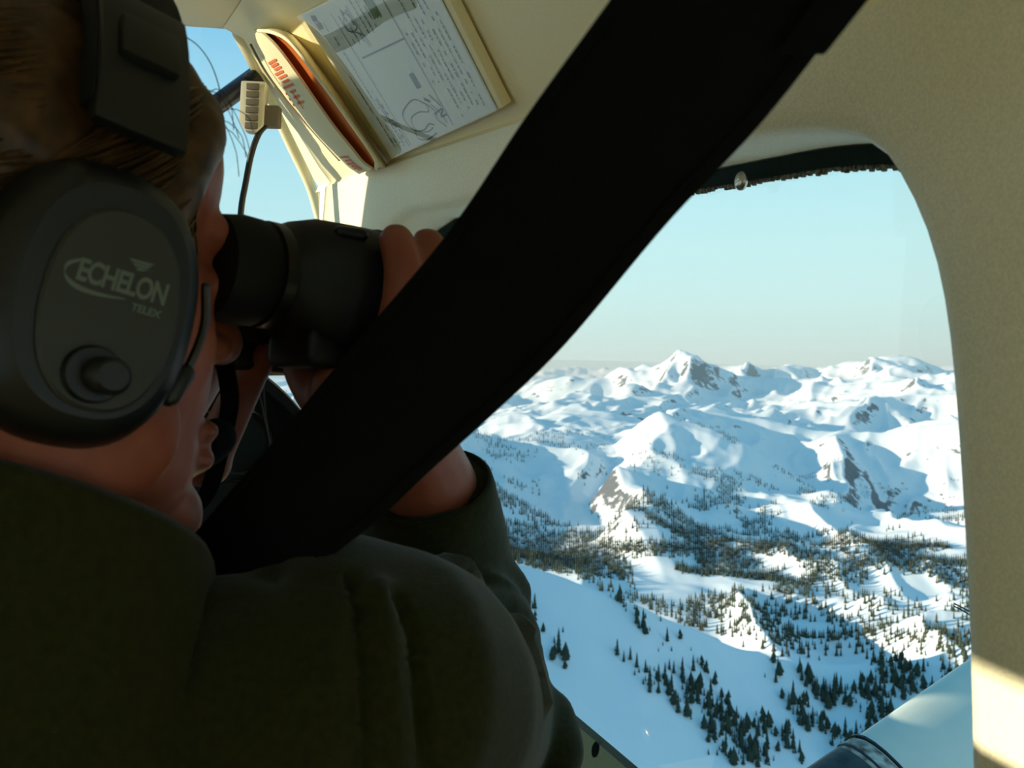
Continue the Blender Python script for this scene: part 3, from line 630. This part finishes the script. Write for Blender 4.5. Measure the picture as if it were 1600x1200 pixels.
for k in range(16, 30): cdash(k, .86, k, .93, .0026) if k % 3 else None
for k in range(32, 38): cdash(k, .22, k, .45-.04*(k % 2), .0026)
for k in range(23, 33, 2): cdash(k, .5+.2*rr_.random(), k+1, .52+.2*rr_.random(), .0012)
build(mb, 'red_print', M['red_ink'], cd, False)
# ---- wing strut outside the window
ws = thing('wing_strut', 'white wing strut outside the window with a black boot at its foot', 'strut', P(1180, 1370, .93))
sa, sb = P(1250, 1392, .98), P(1790, 948, 1.62); sax = nrm(sb-sa); vdir = nrm(P(1400, 1120, 1.12)-CAM); cho = nrm(np.cross(sax, vdir)); 
if cho[2] < 0: cho = -cho
dep = np.cross(sax, cho)
def strut_ring(p, ch, th): return [p+cho*ch*math.cos(q)*(1 if math.cos(q) > 0 else 1.25)+dep*th*math.sin(q) for q in [2*math.pi*k/28 for k in range(28)]]
def sring_at(t_, k=1.0): return strut_ring(sa+(sb-sa)*t_, .082*k, .030*k)
build(MB().loft([sring_at(t_) for t_ in np.linspace(-.17, 1.6, 12)]), 'strut_tube', M['strut'], ws)
build(MB().loft([sring_at(t_, k) for t_, k in ((-.165, 1.03), (.155, 1.03), (.17, 1.025), (.172, 1.0))]), 'boot', M['boot'], ws)
build(MB().loft([sring_at(t_, k) for t_, k in ((.170, 1.0), (.173, 1.03), (.20, 1.028), (.203, 1.0))]), 'chipped_band', M['chip'], ws)
for t0_ in (.176, .204): build(MB().loft([sring_at(t0_+d_, k) for d_, k in ((0, 1.0), (.001, 1.045), (.0045, 1.045), (.0055, 1.0))]), 'clamp_strap', M['cable'], ws)
pt_ = thing('pitot_probe', 'tiny dark twin probe reaching in from behind the window post', 'probe', P(1530, 965, 1.7))
for dy in (0, 7): build(MB().tube([P(1491, 943+dy*.6, 1.7), P(1560, 978+dy, 1.7)], .0011, 8), 'rod', M['cable'], pt_)
# ---- seats (the front right one carries the passenger; the left one is unseen, added to shade the jacket)
def seat(r, f, label, bk=0, hw=.18):
    t = thing('cabin_seat', label, 'seat', A(r, f, FLOOR), 'front seats')
    build(MB().box(A(r, f+.03, -.60), RV*hw, FV*.22, UV*.06), 'cushion', M['seat'], t, bevel=.03, seg=3)
    build(MB().box(A(r, f-.255, -.33-bk), RV*hw, FV*.065, UV*(.24-bk)), 'backrest', M['seat'], t, bevel=.012, seg=3)
    for a_ in (-1, 1):
        for b_ in (-1, 1): build(MB().tube([A(r+a_*.15, f+.03+b_*.16, FLOOR), A(r+a_*.15, f+.03+b_*.16, -.65)], .014, 10, round_ends=False), 'leg', M['dark'], t)
    return t

seat(-.05, .50, 'tan front seat under the passenger in the olive fleece', .15)
ps = seat(-.43, .65, 'tan unseen front seat on the far left, added to shade the jacket back', .0, .195)
build(MB().box(A(-.43, .42, -.085), RV*.11, FV*.05, UV*.050), 'sun_block_headrest', M['seat'], ps, bevel=.01, seg=3)  # added out of view to stop sun falling on the jacket back
# ================================================================== the passenger
FH = nrm([math.sin(math.radians(45)), math.cos(math.radians(45)), -.02]); RH = nrm(np.cross(FH, [0, 0, 1])); UHD = np.cross(RH, FH)   # head frame
HC = CAM+np.array([-.223, .443, .045])
def H(f, r, u): return HC+f*FH+r*RH+u*UHD
TF = nrm([-.21, .97, 0]); TR = np.array([TF[1], -TF[0], 0]); TU = np.array([0, 0, 1.])
TC = CAM+np.array([-.255, .455, -.14])               # base of the neck
def T(f, r, u): return TC+f*TF+r*TR+u*TU
EYE = H(.088, .032, .012)                            # right eye
# binocular frame
def B(f, r, u): return EYE+f*FB+r*RH+u*UB
FB = nrm(FH+np.array([0, 0, -.06])); UB = np.cross(RH, FB)
SHR = P(588, 1095, .475); ELR = P(725, 1050, .74); WRR = P(622, 655, .62); CUR = P(668, 758, .655)
SHL = T(-.01, -.19, -.03); ELL = CAM+np.array([-.40, .60, -.36]); WRL = CAM+np.array([-.262, .605, -.115])
person = thing('person', 'person in an olive fleece and black headset looking through binoculars', 'person', A(-.05, .50, -.53))
body = MB()
# skull, face, jaw
body.ell(H(-.012, 0, .040), RH*.073, FH*.093, UHD*.083, 28, 18)
body.ell(H(.030, 0, -.022), RH*.064, FH*.066, UHD*.098, 28, 18)
body.ell(H(.040, 0, -.072), RH*.050, FH*.050, UHD*.050, 24, 14)
body.ell(H(.076, 0, -.106), RH*.024, FH*.020, UHD*.020)
body.ell(H(.044, .008, .056), RH*.058, FH*.050, UHD*.058, 24, 14)     # forehead
body.ell(H(.082, 0, .026), RH*.050, FH*.016, UHD*.016)              # brow
for sgn in (-1, 1):
    body.ell(H(.060, sgn*.038, -.026), RH*.020, FH*.022, UHD*.030)   # cheeks
    body.ell(H(.086, sgn*.032, .002), RH*.014, FH*.010, UHD*.009)    # closed lids behind the eyepieces
    body.ell(H(.008, sgn*.066, -.062), RH*.018, FH*.045, UHD*.036)   # jaw angle
    body.ell(H(-.012, sgn*.077, -.008), RH*.010, FH*.016, UHD*.028)  # ears
body.tube([H(.090, 0, .014), H(.098, 0, -.006), H(.107, 0, -.022)], [.009, .011, .012], 12)
for sgn in (-1, 1): body.ell(H(.097, sgn*.010, -.026), RH*.009, FH*.011, UHD*.008)
body.ell(H(.091, 0, -.066), RH*.024, FH*.011, UHD*.007); body.ell(H(.089, 0, -.080), RH*.022, FH*.012, UHD*.008)
body.tube([H(-.015, 0, -.05), H(-.02, .004, -.10), T(.01, 0, -.01), T(.0, 0, -.06)], [.060, .056, .062, .08], 20)
# torso, pelvis, legs
def tring(f, r, u, a_, b_): return [T(f, r, u)+TR*a_*math.cos(q)+TF*b_*math.sin(q) for q in [2*math.pi*k/24 for k in range(24)]]
PEL = A(-.05, .50, -.47)-TC; pf_, pr_2, pu_ = PEL@TF, PEL@TR, PEL@TU
body.loft([tring(0, 0, .0, .06, .05), tring(0, 0, -.05, .14, .075), tring(-.0, 0, -.12, .16, .095), tring(pf_*.5, pr_2*.5, pu_*.55, .14, .10), tring(pf_, pr_2, pu_, .16, .11), tring(pf_, pr_2, pu_-.05, .13, .09)])
for sgn in (-1, 1):
    hip = A(-.05+sgn*.09, .52, -.47); kn = A(-.05+sgn*.11, .93, -.44); an = A(-.05+sgn*.11, 1.05, -.90); to = A(-.05+sgn*.11, 1.2, -.955)
    body.tube([hip, kn], [.078, .058], 16); body.tube([kn, an], [.056, .036], 14); body.tube([an-UV*.02, to], [.04, .034], 12)
body.tube([T(-.0, .1, -.05), SHR, ELR], [.06, .055, .042], 16); body.tube([ELR, CUR, WRR], [.040, .032, .026], 16)
body.tube([T(-.0, -.1, -.05), SHL, ELL], [.06, .055, .042], 16); body.tube([ELL, WRL], [.042, .027], 16)
# right hand: palm under the barrel, fingers up over its near side, thumb on the far side
RB = .034
def wrap(f, ang, rad, c=(.012, -.004)): q = math.radians(ang); return B(f, c[0]+rad*math.cos(q), c[1]+rad*math.sin(q))
palm = [WRR, WRR*.5+wrap(.080, -112, .060)*.5, wrap(.075, -96, .053)]
body.tube(palm, [.026, .029, .022], 16); body.tube([wrap(.062, -84, .049), wrap(.114, -86, .050)], [.0155, .0155], 12)
for f, tip, kr in ((.067, 42, .0104), (.088, 45, .0106), (.109, 40, .0100), (.127, 36, .0088)):
    pts = [wrap(f-.004, -84, .049), wrap(f-.004, -48, RB+.017), wrap(f-.003, -18, RB+.0135), wrap(f-.002, 4, RB+.0115), wrap(f-.001, 20, RB+.010), wrap(f, tip-8, RB+.0085)]
    body.tube(spline(pts, 22), list(np.linspace(kr*1.10, kr*.88, 22)), 12)
body.tube(spline([WRR-FB*.01-RH*.012, B(.085, -.016, -.062), B(.070, -.024, -.042), B(.066, -.024, -.026)], 16), list(np.linspace(.019, .012, 16)), 12)
# left hand under the left barrel, thumb tip touching the eyepiece housing
LB = -.064-.012
def wrapl(f, ang, rad): q = math.radians(ang); return B(f, LB-rad*math.cos(q), -.004+rad*math.sin(q))
body.tube([WRL, B(.050, LB-.078, -.060), B(.080, LB-.066, -.014)], [.027, .029, .020], 16)
for f, tip, kr in ((.066, 62, .0095), (.088, 64, .0100), (.110, 60, .0096), (.130, 52, .0085)):
    body.tube(spline([wrapl(f, -8, .070), wrapl(f, 0, .060), wrapl(f, 10, RB+.018), wrapl(f, 24, RB+.013), wrapl(f, 40, RB+.010), wrapl(f, tip-10, RB+.008)], 20), list(np.linspace(kr*1.1, kr*.86, 20)), 12)
body.tube(spline([P(322, 722, .575), P(338, 694, .575), P(364, 640, .57), P(388, 590, .565), P(408, 556, .56)], 20), list(np.linspace(.0128, .0092, 20)), 12)
body.tube([P(322, 722, .575), B(.045, LB-.075, -.070)], [.0150, .022], 12)
body.tube([P(336, 722, .572), P(315, 735, .575), B(.05, LB-.07, -.080)], [.0098, .0108, .012], 12)
ob = remesh(body, 'body', M['skin'], person, .0024, 8, .6)
# ---- nails on the visible fingers are part of the skin; hair is a cap with combed strands
hair = MB(); hair.ell(H(-.022, 0, .046), RH*.083, FH*.097, UHD*.089, 32, 20); hair.ell(H(-.055, 0, -.015), RH*.070, FH*.060, UHD*.075, 24, 14)
hair.tube(spline([H(.062, .050, .074), H(.056, .058, .056), H(.044, .064, .030), H(.032, .067, .006), H(.016, .069, -.02)], 12), [.016, .017, .016, .015, .014, .013, .012, .011, .010, .009, .008, .007], 12)
hair.ell(H(.050, .016, .086), RH*.050, FH*.026, UHD*.024)
remesh(hair, 'hair', M['hair'], person, .003, 4, .6, lambda c: .0022*(vnoise(((c-HC)@FH)*70+((c-HC)@UHD)*120, ((c-HC)@RH)*160, 3)-.5))
rh = random.Random(5); st = MB()
for k in range(420):                                 # strands swept back from the temple and the crown
    a_ = rh.random(); b_ = rh.random()
    p0 = H(.078-.016*b_-.016*a_, .038+.018*b_+.012*a_, .092-.075*a_); p1 = H(.056-.02*b_, .064+.008*rh.random(), .078-.085*a_+.006*(rh.random()-.5)); p2 = H(.030-.02*b_, .076+.006*rh.random(), .058-.085*a_); p3 = H(-.012, .083+.003*rh.random(), .036-.075*a_)
    st.tube(spline([p0, p1, p2, p3], 8), [.0005]*7+[.0002], 4, round_ends=False)
for k in range(260):                                 # strands across the back of the head
    u0 = .10-.15*rh.random(); x0 = rh.random()
    p = [H(-.01-.03*x0, .082, u0+.01), H(-.055-.02*x0, .073, u0-.004), H(-.095, .042, u0-.02), H(-.115, .0, u0-.035)]
    st.tube(spline(p, 8), .0006, 4, round_ends=False)
for k in range(7):                                  # flyaway wisps above the brow
    p0 = H(.070+.006*rh.random(), .040+.006*rh.random(), .070+.02*rh.random()); d_ = FH*(.008+.012*rh.random())+UHD*(.02*rh.random()-.014)
    st.tube(spline([p0, p0+d_*.5+UHD*.004, p0+d_-UHD*.008*rh.random(), p0+d_*1.15-UHD*(.008+.006*rh.random())], 8), [.00022]*8, 4, round_ends=False)
st.tube(spline([P(281, 52, .47), P(310, 72, .475), P(332, 105, .478), P(345, 150, .48), P(340, 172, .48)], 16), .00028, 4, round_ends=False)
o = build(st, 'hair_strands', M['hair'], person); o['kind'] = 'stuff'
# ---- fleece jacket
jk = MB()
def jr(f, r, u, a_, b_, n=36): return [T(f, r, u)+TR*a_*math.cos(q)+TF*b_*math.sin(q) for q in [2*math.pi*k/n for k in range(n)]]
jk.loft([jr(-.006, .002, .035, .070, .066), jr(-.006, .002, .015, .085, .080), jr(-.005, 0, -.01, .125, .092), jr(-.0, .0, -.045, .172, .108), jr(0, 0, -.10, .198, .125), jr(pf_*.4, pr_2*.4, pu_*.5, .19, .135), jr(pf_, pr_2, pu_+.02, .19, .14), jr(pf_, pr_2, pu_-.06, .185, .135)])
jk.ell(T(-.02, .105, -.012), TR*.105, TF*.075, TU*.055); jk.ell(T(-.02, -.10, -.03), TR*.10, TF*.075, TU*.05)
cyc = lambda pts, rad, n=24: jk.tube(pts, rad, 22)
jk.tube(spline([T(-.0, .10, -.075), SHR+np.array([-.03, -.01, .0]), SHR, SHR*.6+ELR*.4-TU*.016, SHR*.25+ELR*.75-TU*.02, ELR+np.array([.0, .01, -.01])], 18), [.080, .080, .079, .078, .076, .075, .074, .074, .073, .072, .072, .071, .070, .069, .068, .066, .064, .06], 22)
jk.tube(spline([ELR, ELR*.7+CUR*.3+np.array([-.014, 0, 0]), ELR*.35+CUR*.65+np.array([-.006, 0, 0]), CUR*1.0], 14), list(.004*np.sin(np.linspace(0, math.pi, 14))+np.linspace(.064, .043, 14)), 22, round_ends=False)
jk.tube(spline([T(-.0, -.10, -.075), SHL, ELL], 12), list(np.linspace(.088, .068, 12)), 20); jk.tube([ELL, ELL*.25+WRL*.75], [.068, .048], 20, round_ends=False)
jk.ell(T(.06, .16, -.30), TR*.10, TF*.11, TU*.16)
# folds: thick soft ridges that the remesh melts into the cloth
def fold(px_pts, rad): jk.tube(spline([P(*q) for q in px_pts], 16), [rad*q for q in (.15, .35, .6, .85, 1, 1, 1, 1, 1, 1, 1, 1, .85, .6, .35, .15)], 10)
fold([(642, 948, .50), (690, 975, .56), (740, 1010, .62), (775, 1070, .66), (800, 1150, .66), (815, 1250, .64)], .020)
fold([(628, 965, .455), (648, 1020, .45), (660, 1100, .45), (672, 1200, .45)], .012)
fold([(650, 940, .52), (720, 945, .60), (775, 965, .665), (818, 1020, .70), (835, 1090, .70)], .016)
fold([(740, 880, .67), (770, 890, .68), (800, 920, .70), (822, 970, .71)], .014)
fold([(835, 1085, .70), (855, 1120, .68), (868, 1170, .66), (872, 1230, .64)], .018)
fold([(700, 1030, .55), (715, 1090, .56), (760, 1150, .58), (790, 1230, .58)], .013)
def polydist(q, pts):                               # distance from points q to a polyline, in its own units
    best = np.full(len(q), 1e9); sp_ = spline([np.array(p, float) for p in pts], 40)
    for a_, b_ in zip(sp_[:-1], sp_[1:]):
        ab = b_-a_; t_ = np.clip(((q-a_)@ab)/(ab@ab), 0, 1); best = np.minimum(best, np.linalg.norm(q-(a_+t_[:, None]*ab), axis=1))
    return best
def wr(c):
    a_ = vnoise(c[:, 0]*9+3, c[:, 2]*9+c[:, 1]*4, 91)-.5; b_ = vnoise(c[:, 0]*24, c[:, 2]*24+c[:, 1]*10, 92)-.5
    d_ = .008*a_+.0035*b_
    yy = np.maximum(c[:, 1], .05); q = np.stack([c[:, 0]/yy*1600+800, 600-(c[:, 2]-CZ)/yy*1600], 1)
    back = (c[:, 1] < .56); arm = (c[:, 1] > .50) & (c[:, 1] < .80)
    for pts, w_, dp, m_ in (([(548, 895), (562, 950), (569, 1050), (571, 1230)], 7, -.0052, back), ([(618, 930), (644, 990), (655, 1090), (668, 1230)], 8, -.0055, back), ([(592, 920), (606, 1000), (612, 1100), (618, 1230)], 22, .0055, back),
                            ([(655, 950), (720, 985), (770, 1060), (795, 1200)], 14, .008, arm), ([(640, 975), (690, 1000), (740, 1075), (765, 1200)], 14, -.007, arm), ([(700, 930), (760, 950), (815, 1010), (838, 1100)], 13, .007, arm), ([(690, 955), (745, 975), (795, 1040), (815, 1150)], 11, -.006, arm),
                            ([(690, 880), (750, 895), (795, 925), (825, 985)], 12, .007, arm), ([(700, 905), (750, 920), (790, 955)], 10, -.006, arm), ([(660, 800), (720, 790), (775, 770)], 5, -.003, arm), ([(120, 850), (230, 880), (330, 860), (420, 880)], 26, -.006, back), ([(60, 900), (180, 935), (300, 920)], 30, .006, back)):
        d_ = d_ + np.where(m_, dp*np.exp(-(polydist(q, pts)/w_)**2), 0)
    return d_
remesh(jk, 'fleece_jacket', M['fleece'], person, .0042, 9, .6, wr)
# stand collar, cuff, armhole seam as pieces of the jacket
def ringpath(c, ax_, a1, a2, n=40): return [c+a1*math.cos(q)+a2*math.sin(q) for q in [2*math.pi*k/n for k in range(n)]]
cb = T(-.026, .020, .030); rgs = []
for h, k, w_ in ((-.055, 1.42, 0), (-.03, 1.24, 0), (.0, 1.12, 0), (.03, 1.05, 0), (.055, 1.02, 0), (.060, 1.0, 0), (.055, .95, 0), (.02, .95, 0), (-.03, 1.1, 0), (-.055, 1.35, 0)):
    rgs.append([cb+TU*(h+(-.006-.038*math.sin(q)-.018*math.cos(q))*min(1, max(0, (h+.03)/.07)))+TR*.098*k*math.cos(q)+TF*.086*k*math.sin(q) for q in [2*math.pi*j/48 for j in range(48)]])
build(MB().loft(rgs+[rgs[0]], cap=False), 'collar', M['fleece2'], person, True, None)
cax = nrm(CUR-ELR); c1 = nrm(np.cross(cax, [0, 1, .2])); c2 = np.cross(cax, c1); rgs = []
for h, r_ in ((-.045, .0425), (-.040, .0445), (-.010, .0435), (.000, .0420), (.002, .0395), (-.004, .0375), (-.04, .0375)):
    rgs.append([CUR+cax*h+c1*r_*math.cos(q)+c2*r_*math.sin(q) for q in [2*math.pi*j/40 for j in range(40)]])
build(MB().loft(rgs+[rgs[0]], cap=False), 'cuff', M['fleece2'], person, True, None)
tr_ = MB()
for sgn in (-1, 1):
    hip = A(-.05+sgn*.09, .50, -.47); kn = A(-.05+sgn*.11, .93, -.44); an = A(-.05+sgn*.11, 1.05, -.88)
    tr_.tube([hip, kn], [.092, .072], 16); tr_.tube([kn, an], [.070, .052], 14)
tr_.ell(A(-.05, .50, -.46), RV*.19, FV*.13, UV*.09); remesh(tr_, 'trousers', M['trouser'], person, .008, 4, .5)
# ================================================================== headset
hs_ = thing('headset', 'black aviation headset with printed oval ear cup worn by the passenger', 'headset', H(0, .09, -.06))
rt = math.radians(12); FE = FH*math.cos(rt)-UHD*math.sin(rt); UE = UHD*math.cos(rt)+FH*math.sin(rt)     # the cup leans forward
EC = P(168, 470, .372)-RH*.030                        # cup centre, on the head side
def E(f, r, u): return EC+f*FE+r*RE+u*UE
RE = np.cross(FE, UE)
def oval(a_, b_, n=48, e=2.5): 
    out = []
    for k in range(n):
        q = 2*math.pi*k/n; c_, s_ = math.cos(q), math.sin(q); out.append((a_*np.sign(c_)*abs(c_)**(2/e), b_*np.sign(s_)*abs(s_)**(2/e)))
    return out
def oring(a_, b_, r, e=2.4, df=0, du=0): return [E(x+df, r, y+du) for x, y in oval(a_, b_, 48, e)]
build(MB().loft([oring(.037, .049, -.026), oring(.043, .055, -.020), oring(.044, .056, -.008), oring(.040, .052, .000)]), 'ear_seal', M['rubber'], hs_)
cup = build(MB().loft([oring(.041, .053, -.002), oring(.0425, .0545, .004), oring(.0425, .0545, .010), oring(.040, .052, .019), oring(.036, .048, .026), oring(.031, .043, .0295)]), 'ear_cup', M['shell'], hs_, True, 30)
pl_o = build(MB().loft([oring(.0255, .0375, .028, 2.3, .002, -.003), oring(.0255, .0375, .0305, 2.3, .002, -.003), oring(.0242, .0362, .0318, 2.3, .002, -.003)]), 'cover_plate', M['plate'], hs_, True, 30)
# raised print: ECHELON with swoosh, TELEX under it
def text3d(txt, size, org, xd, yd, name, m, par, shear=.12, sx_=1.0, off=.0):
    cu = bpy.data.curves.new(name, 'FONT'); cu.body = txt; cu.size = size; cu.shear = shear; cu.offset = off; cu.space_character = .92
    to = bpy.data.objects.new(name, cu); COL.objects.link(to); dg = bpy.context.evaluated_depsgraph_get(); me = bpy.data.meshes.new_from_object(to.evaluated_get(dg)); bpy.data.objects.remove(to)
    for v in me.vertices: v.co = Vector(org+xd*v.co.x*sx_+yd*v.co.y)
    me.name = name; return link(name, me, m, par, False)
zt = .0321
text3d('ECHELON', .0112, E(-.0140, zt, .0042), FE, UE, 'logo_lettering', M['print'], pl_o, .1, .72, .00035)
text3d('TELEX', .0040, E(.0080, zt, -.0012), FE, UE, 'maker_lettering', M['print'], pl_o, .1, 1.1, .0001)
mb = MB(); pts = spline([np.array(q) for q in ((-.0175, .0165), (-.0225, .0130), (-.0225, .0085), (-.017, .0055), (-.008, .0050), (.003, .0062))], 24); 
wv = np.sin(np.linspace(.35, math.pi-.12, 24))*.0011+.0001
mb.loft([[E(p[0]*.9+.0025, zt, p[1]*.9-.0035+w2*.9), E(p[0]*.9+.0025+w2*.5, zt, p[1]*.9-.0035-w2*.9)] for p, w2 in zip(pts, wv)], closed=False, cap=False); build(mb, 'swoosh', M['print'], pl_o, False)
mb = MB()
for a_, b_, l in ((.0015, .0225, .010), (.003, .0212, .0075), (.0045, .0199, .005)): a_ += .002; b_ -= .0052; mb.add([E(a_, zt, b_), E(a_+l, zt, b_+.0006), E(a_+l-.002, zt, b_-.0006), E(a_+.001, zt, b_-.0010)], [(0, 1, 2, 3)])
build(mb, 'wing_mark', M['print'], pl_o, False)
kb = build(MB().loft([oring(.0115, .0105, h, 2, .000, -.0275) for h in (.030, .0325)]+[oring(.0105, .0095, .0345, 2, .0, -.0275)]), 'knob_base', M['shell'], hs_)
build(MB().loft([oring(.0075, .0068, .033, 2, .002, -.0275), oring(.0075, .0068, .041, 2, .003, -.0275), oring(.0055, .005, .043, 2, .003, -.0275)]), 'volume_knob', M['shell'], kb)
# yoke, slider, band
build(MB().tube(spline([E(-.044, -.010, .0), E(-.044, -.010, .03), E(-.03, -.006, .052), E(0, -.002, .060), E(.03, -.006, .052), E(.043, -.010, .03), E(.043, -.010, .0)], 40), .0035, 10), 'yoke', M['shell'], hs_)
build(MB().ell(E(-.0465, .006, .004), FE*.004, RE*.006, UE*.006), 'pivot_screw', M['brass'], hs_)
bandp = []
for q in np.linspace(-8, 188, 50):
    t_ = math.radians(q); bandp.append((.103*math.cos(t_), -.002+.150*math.sin(t_)))
def band(lo, hi, w_, th, dr, name, m):
    rg = []
    for i in range(lo, hi):
        r_, u_ = bandp[i]; t2 = np.array([bandp[min(i+1, 49)][0]-bandp[max(i-1, 0)][0], bandp[min(i+1, 49)][1]-bandp[max(i-1, 0)][1]]); n2 = np.array([t2[1], -t2[0]])/np.linalg.norm(t2)
        c_ = HC+RH*(r_+n2[0]*dr)+UE*(u_+n2[1]*dr)+FE*.006; nv = RH*n2[0]+UE*n2[1]
        rg.append([c_-FE*w_-nv*th, c_+FE*w_-nv*th, c_+FE*w_+nv*th, c_-FE*w_+nv*th])
    return build(MB().loft(rg), name, m, hs_, True, 40, .0015)
band(12, 38, .017, .002, 0, 'headband_spring', M['shell']); band(8, 42, .0195, .006, -.002, 'headband_pad', M['rubber'])
band(7, 15, .0185, .0035, .003, 'slider', M['shell']); band(35, 43, .0185, .0035, .003, 'slider', M['shell'])
band(10, 13, .012, .0045, .006, 'slider_clip', M['shell'])
LC = H(.0, -.098, -.015)
build(MB().loft([[LC+FE*x-RH*r_+UE*y for x, y in oval(a_, b_, 40, 2.4)] for a_, b_, r_ in ((.037, .049, -.03), (.043, .055, -.02), (.0425, .0545, .0), (.036, .048, .02), (.03, .042, .024))]), 'ear_cup', M['shell'], hs_)
build(MB().tube(spline([E(.040, .022, .018), E(.045, .018, .004), E(.046, .012, -.010), E(.0415, .012, -.022)], 16), .0019, 8), 'boom_wire', M['shell'], hs_)
build(MB().tube([E(.043, .014, -.017), E(.039, .014, -.027)], .0042, 12), 'boom_clip', M['shell'], hs_)
MIC = P(331, 691, .535)
build(MB().tube(spline([LC+FE*.03-RH*.01-UE*.03, H(.06, -.085, -.07), H(.105, -.05, -.085), MIC-RH*.01], 24), .0022, 8), 'microphone_boom', M['gloss'], hs_)
mcd = nrm(P(345, 680, .53)-P(318, 706, .54)); remesh(MB().tube([MIC-mcd*.005, MIC+mcd*.005], .0105, 16), 'microphone_muff', M['foam'], hs_, .0012, 3)
build(MB().tube(spline([E(-.01, .0, -.053), E(-.015, -.01, -.075), T(-.02, .075, .02), T(-.09, .085, -.02), T(-.13, .06, -.1)], 24), .0028, 8), 'headset_cord', M['cable'], hs_)
# ================================================================== binoculars
bi = thing('binoculars', 'black rubber-armoured binoculars held up to the eyes', 'binoculars', B(.07, -.032, -.03))
def bring(f, rc, uc, a_, b_=None, n=32, e=2.0):
    b_ = b_ or a_; return [B(f, rc+x, uc+y) for x, y in oval(a_, b_, n, e)]
for nm, r0, sg in (('barrel', 0, 1), ('barrel', -.064, -1)):
    br = build(MB().loft([bring(f, r0+sg*o_, uo, a_, b_, e=e_) for f, o_, uo, a_, b_, e_ in ((.028, 0, 0, .0245, .0245, 2), (.034, .002, 0, .027, .028, 2.3), (.042, .006, -.002, .030, .032, 2.6), (.062, .010, -.004, .0315, .034, 2.6), (.074, .012, -.004, .0325, .034, 2.2), (.082, .012, -.004, .0335, .0335, 2), (.120, .012, -.004, .0345, .0345, 2), (.150, .012, -.004, .0350, .0350, 2), (.158, .012, -.004, .0345, .0345, 2), (.160, .012, -.004, .033, .033, 2))]), 'barrel', M['armor'], bi)
    build(MB().loft([bring(f, r0, 0, a_) for f, a_ in ((-.006, .020), (-.004, .0245), (.008, .0265), (.018, .0260), (.020, .0245), (.036, .0245))]), 'eyecup', M['rubber'], br)
    build(MB().loft([bring(f, r0, 0, a_) for f, a_ in ((.0205, .0245), (.0215, .0262), (.0275, .0262), (.0285, .0245))]), 'diopter_ring', M['gloss'], br)
    build(MB().loft([bring(f, r0+sg*.012, -.004, a_) for f, a_ in ((.1585, .0300), (.1605, .0300))]), 'objective_lens', M['lens'], br)
    build(MB().loft([bring(f, r0+sg*.012, -.004, a_) for f, a_ in ((.076, .0330), (.077, .0350), (.080, .0350), (.081, .0330))]), 'ridge', M['armor'], br)
build(MB().tube([B(.06, -.010, .004), B(.06, -.054, .004)], .016, 14), 'bridge', M['armor'], bi)
build(MB().tube([B(.045, -.032, .012), B(.062, -.032, .012)], .0105, 20, round_ends=False), 'focus_wheel', M['rubber'], bi)
build(MB().box(B(.062, .006, -.034), FB*.026, RH*.020, UB*.010), 'prism_housing', M['armor'], bi, bevel=.006, seg=3)
build(MB().box(B(.062, -.070, -.034), FB*.026, RH*.020, UB*.010), 'prism_housing', M['armor'], bi, bevel=.006, seg=3)
build(MB().tube([B(.046, .030, .022), B(.056, .034, .022)], .0032, 10), 'strap_lug', M['gloss'], bi)
mb = MB(); sp_ = spline([P(347, 555, .545), P(355, 590, .545), P(359, 630, .548), P(352, 670, .552), P(344, 705, .555), P(325, 770, .55), P(300, 800, .53), P(285, 812, .51)], 30)
mb.loft([[p+np.array([-.0050, 0, 0]), p+np.array([.0050, -.001, .0]), p+np.array([.0050, .0005, 0]), p+np.array([-.0050, .0012, 0])] for p in sp_]); build(mb, 'neck_strap', M['belt'], bi)
for q in (((386, 536, .60), (402, 600, .60), (414, 655, .60), (424, 705, .60), (432, 745, .60), (436, 830, .60)), ((411, 575, .602), (412, 610, .602), (416, 655, .602), (421, 690, .602), (430, 738, .602), (434, 830, .602))):
    build(MB().tube(spline([P(*a_) for a_ in q], 30), .00055, 6, round_ends=False), 'dangling_cord', M['cord'], bi)
# ================================================================== shoulder belt
bl = thing('shoulder_belt', 'wide black shoulder belt running from the roof down over the passenger', 'belt', P(400, 850, .45))
Lp = [(230, 905, .50), (300, 835, .475), (360, 765, .462), (440, 672, .45), (560, 528, .42), (700, 360, .375), (822, 178, .325), (950, 0, .285), (1040, -130, .262), (1240, -430, .225)]
Rp = [(400, 985, .45), (505, 880, .44), (590, 812, .435), (668, 738, .43), (760, 655, .42), (880, 540, .395), (1040, 350, .345), (1190, 190, .305), (1335, 5, .27), (1430, -115, .25), (1640, -400, .215)]
Ls = spline([P(*q) for q in Lp]+[A(.20, .02, .26), A(.225, -.06, ROOF+.004)], 80); Rs = spline([P(*q) for q in Rp]+[A(.235, .0, .22), A(.262, -.08, .28)], 80)
rgs = []
for a_, b_ in zip(Ls, Rs):
    n_ = np.array([0, -.0012, .0004]); rgs.append([a_-n_, a_*.97+b_*.03+n_, a_*.5+b_*.5+n_*1.2, a_*.03+b_*.97+n_, b_-n_, a_*.5+b_*.5-n_])
build(MB().loft(rgs), 'webbing', M['belt'], bl, True, 60)
for k in range(2):                                   # stitched selvedge lines
    rr2 = [(a_*(.93-.86*k)+b_*(.07+.86*k)+np.array([0, -.0016, .0005])) for a_, b_ in zip(Ls, Rs)]
    build(MB().tube(rr2, .0007, 5), 'selvedge', M['belt'], bl)
pj = P(1292, 30, .272); build(MB().box(pj, nrm(P(1190, 190, .305)-P(1335, 5, .27))*.012, nrm(P(950, 0, .285)-P(1335, 5, .27))*.0065, np.array([0, .0012, 0])), 'stitched_tab', M['belt'], bl, bevel=.0006)
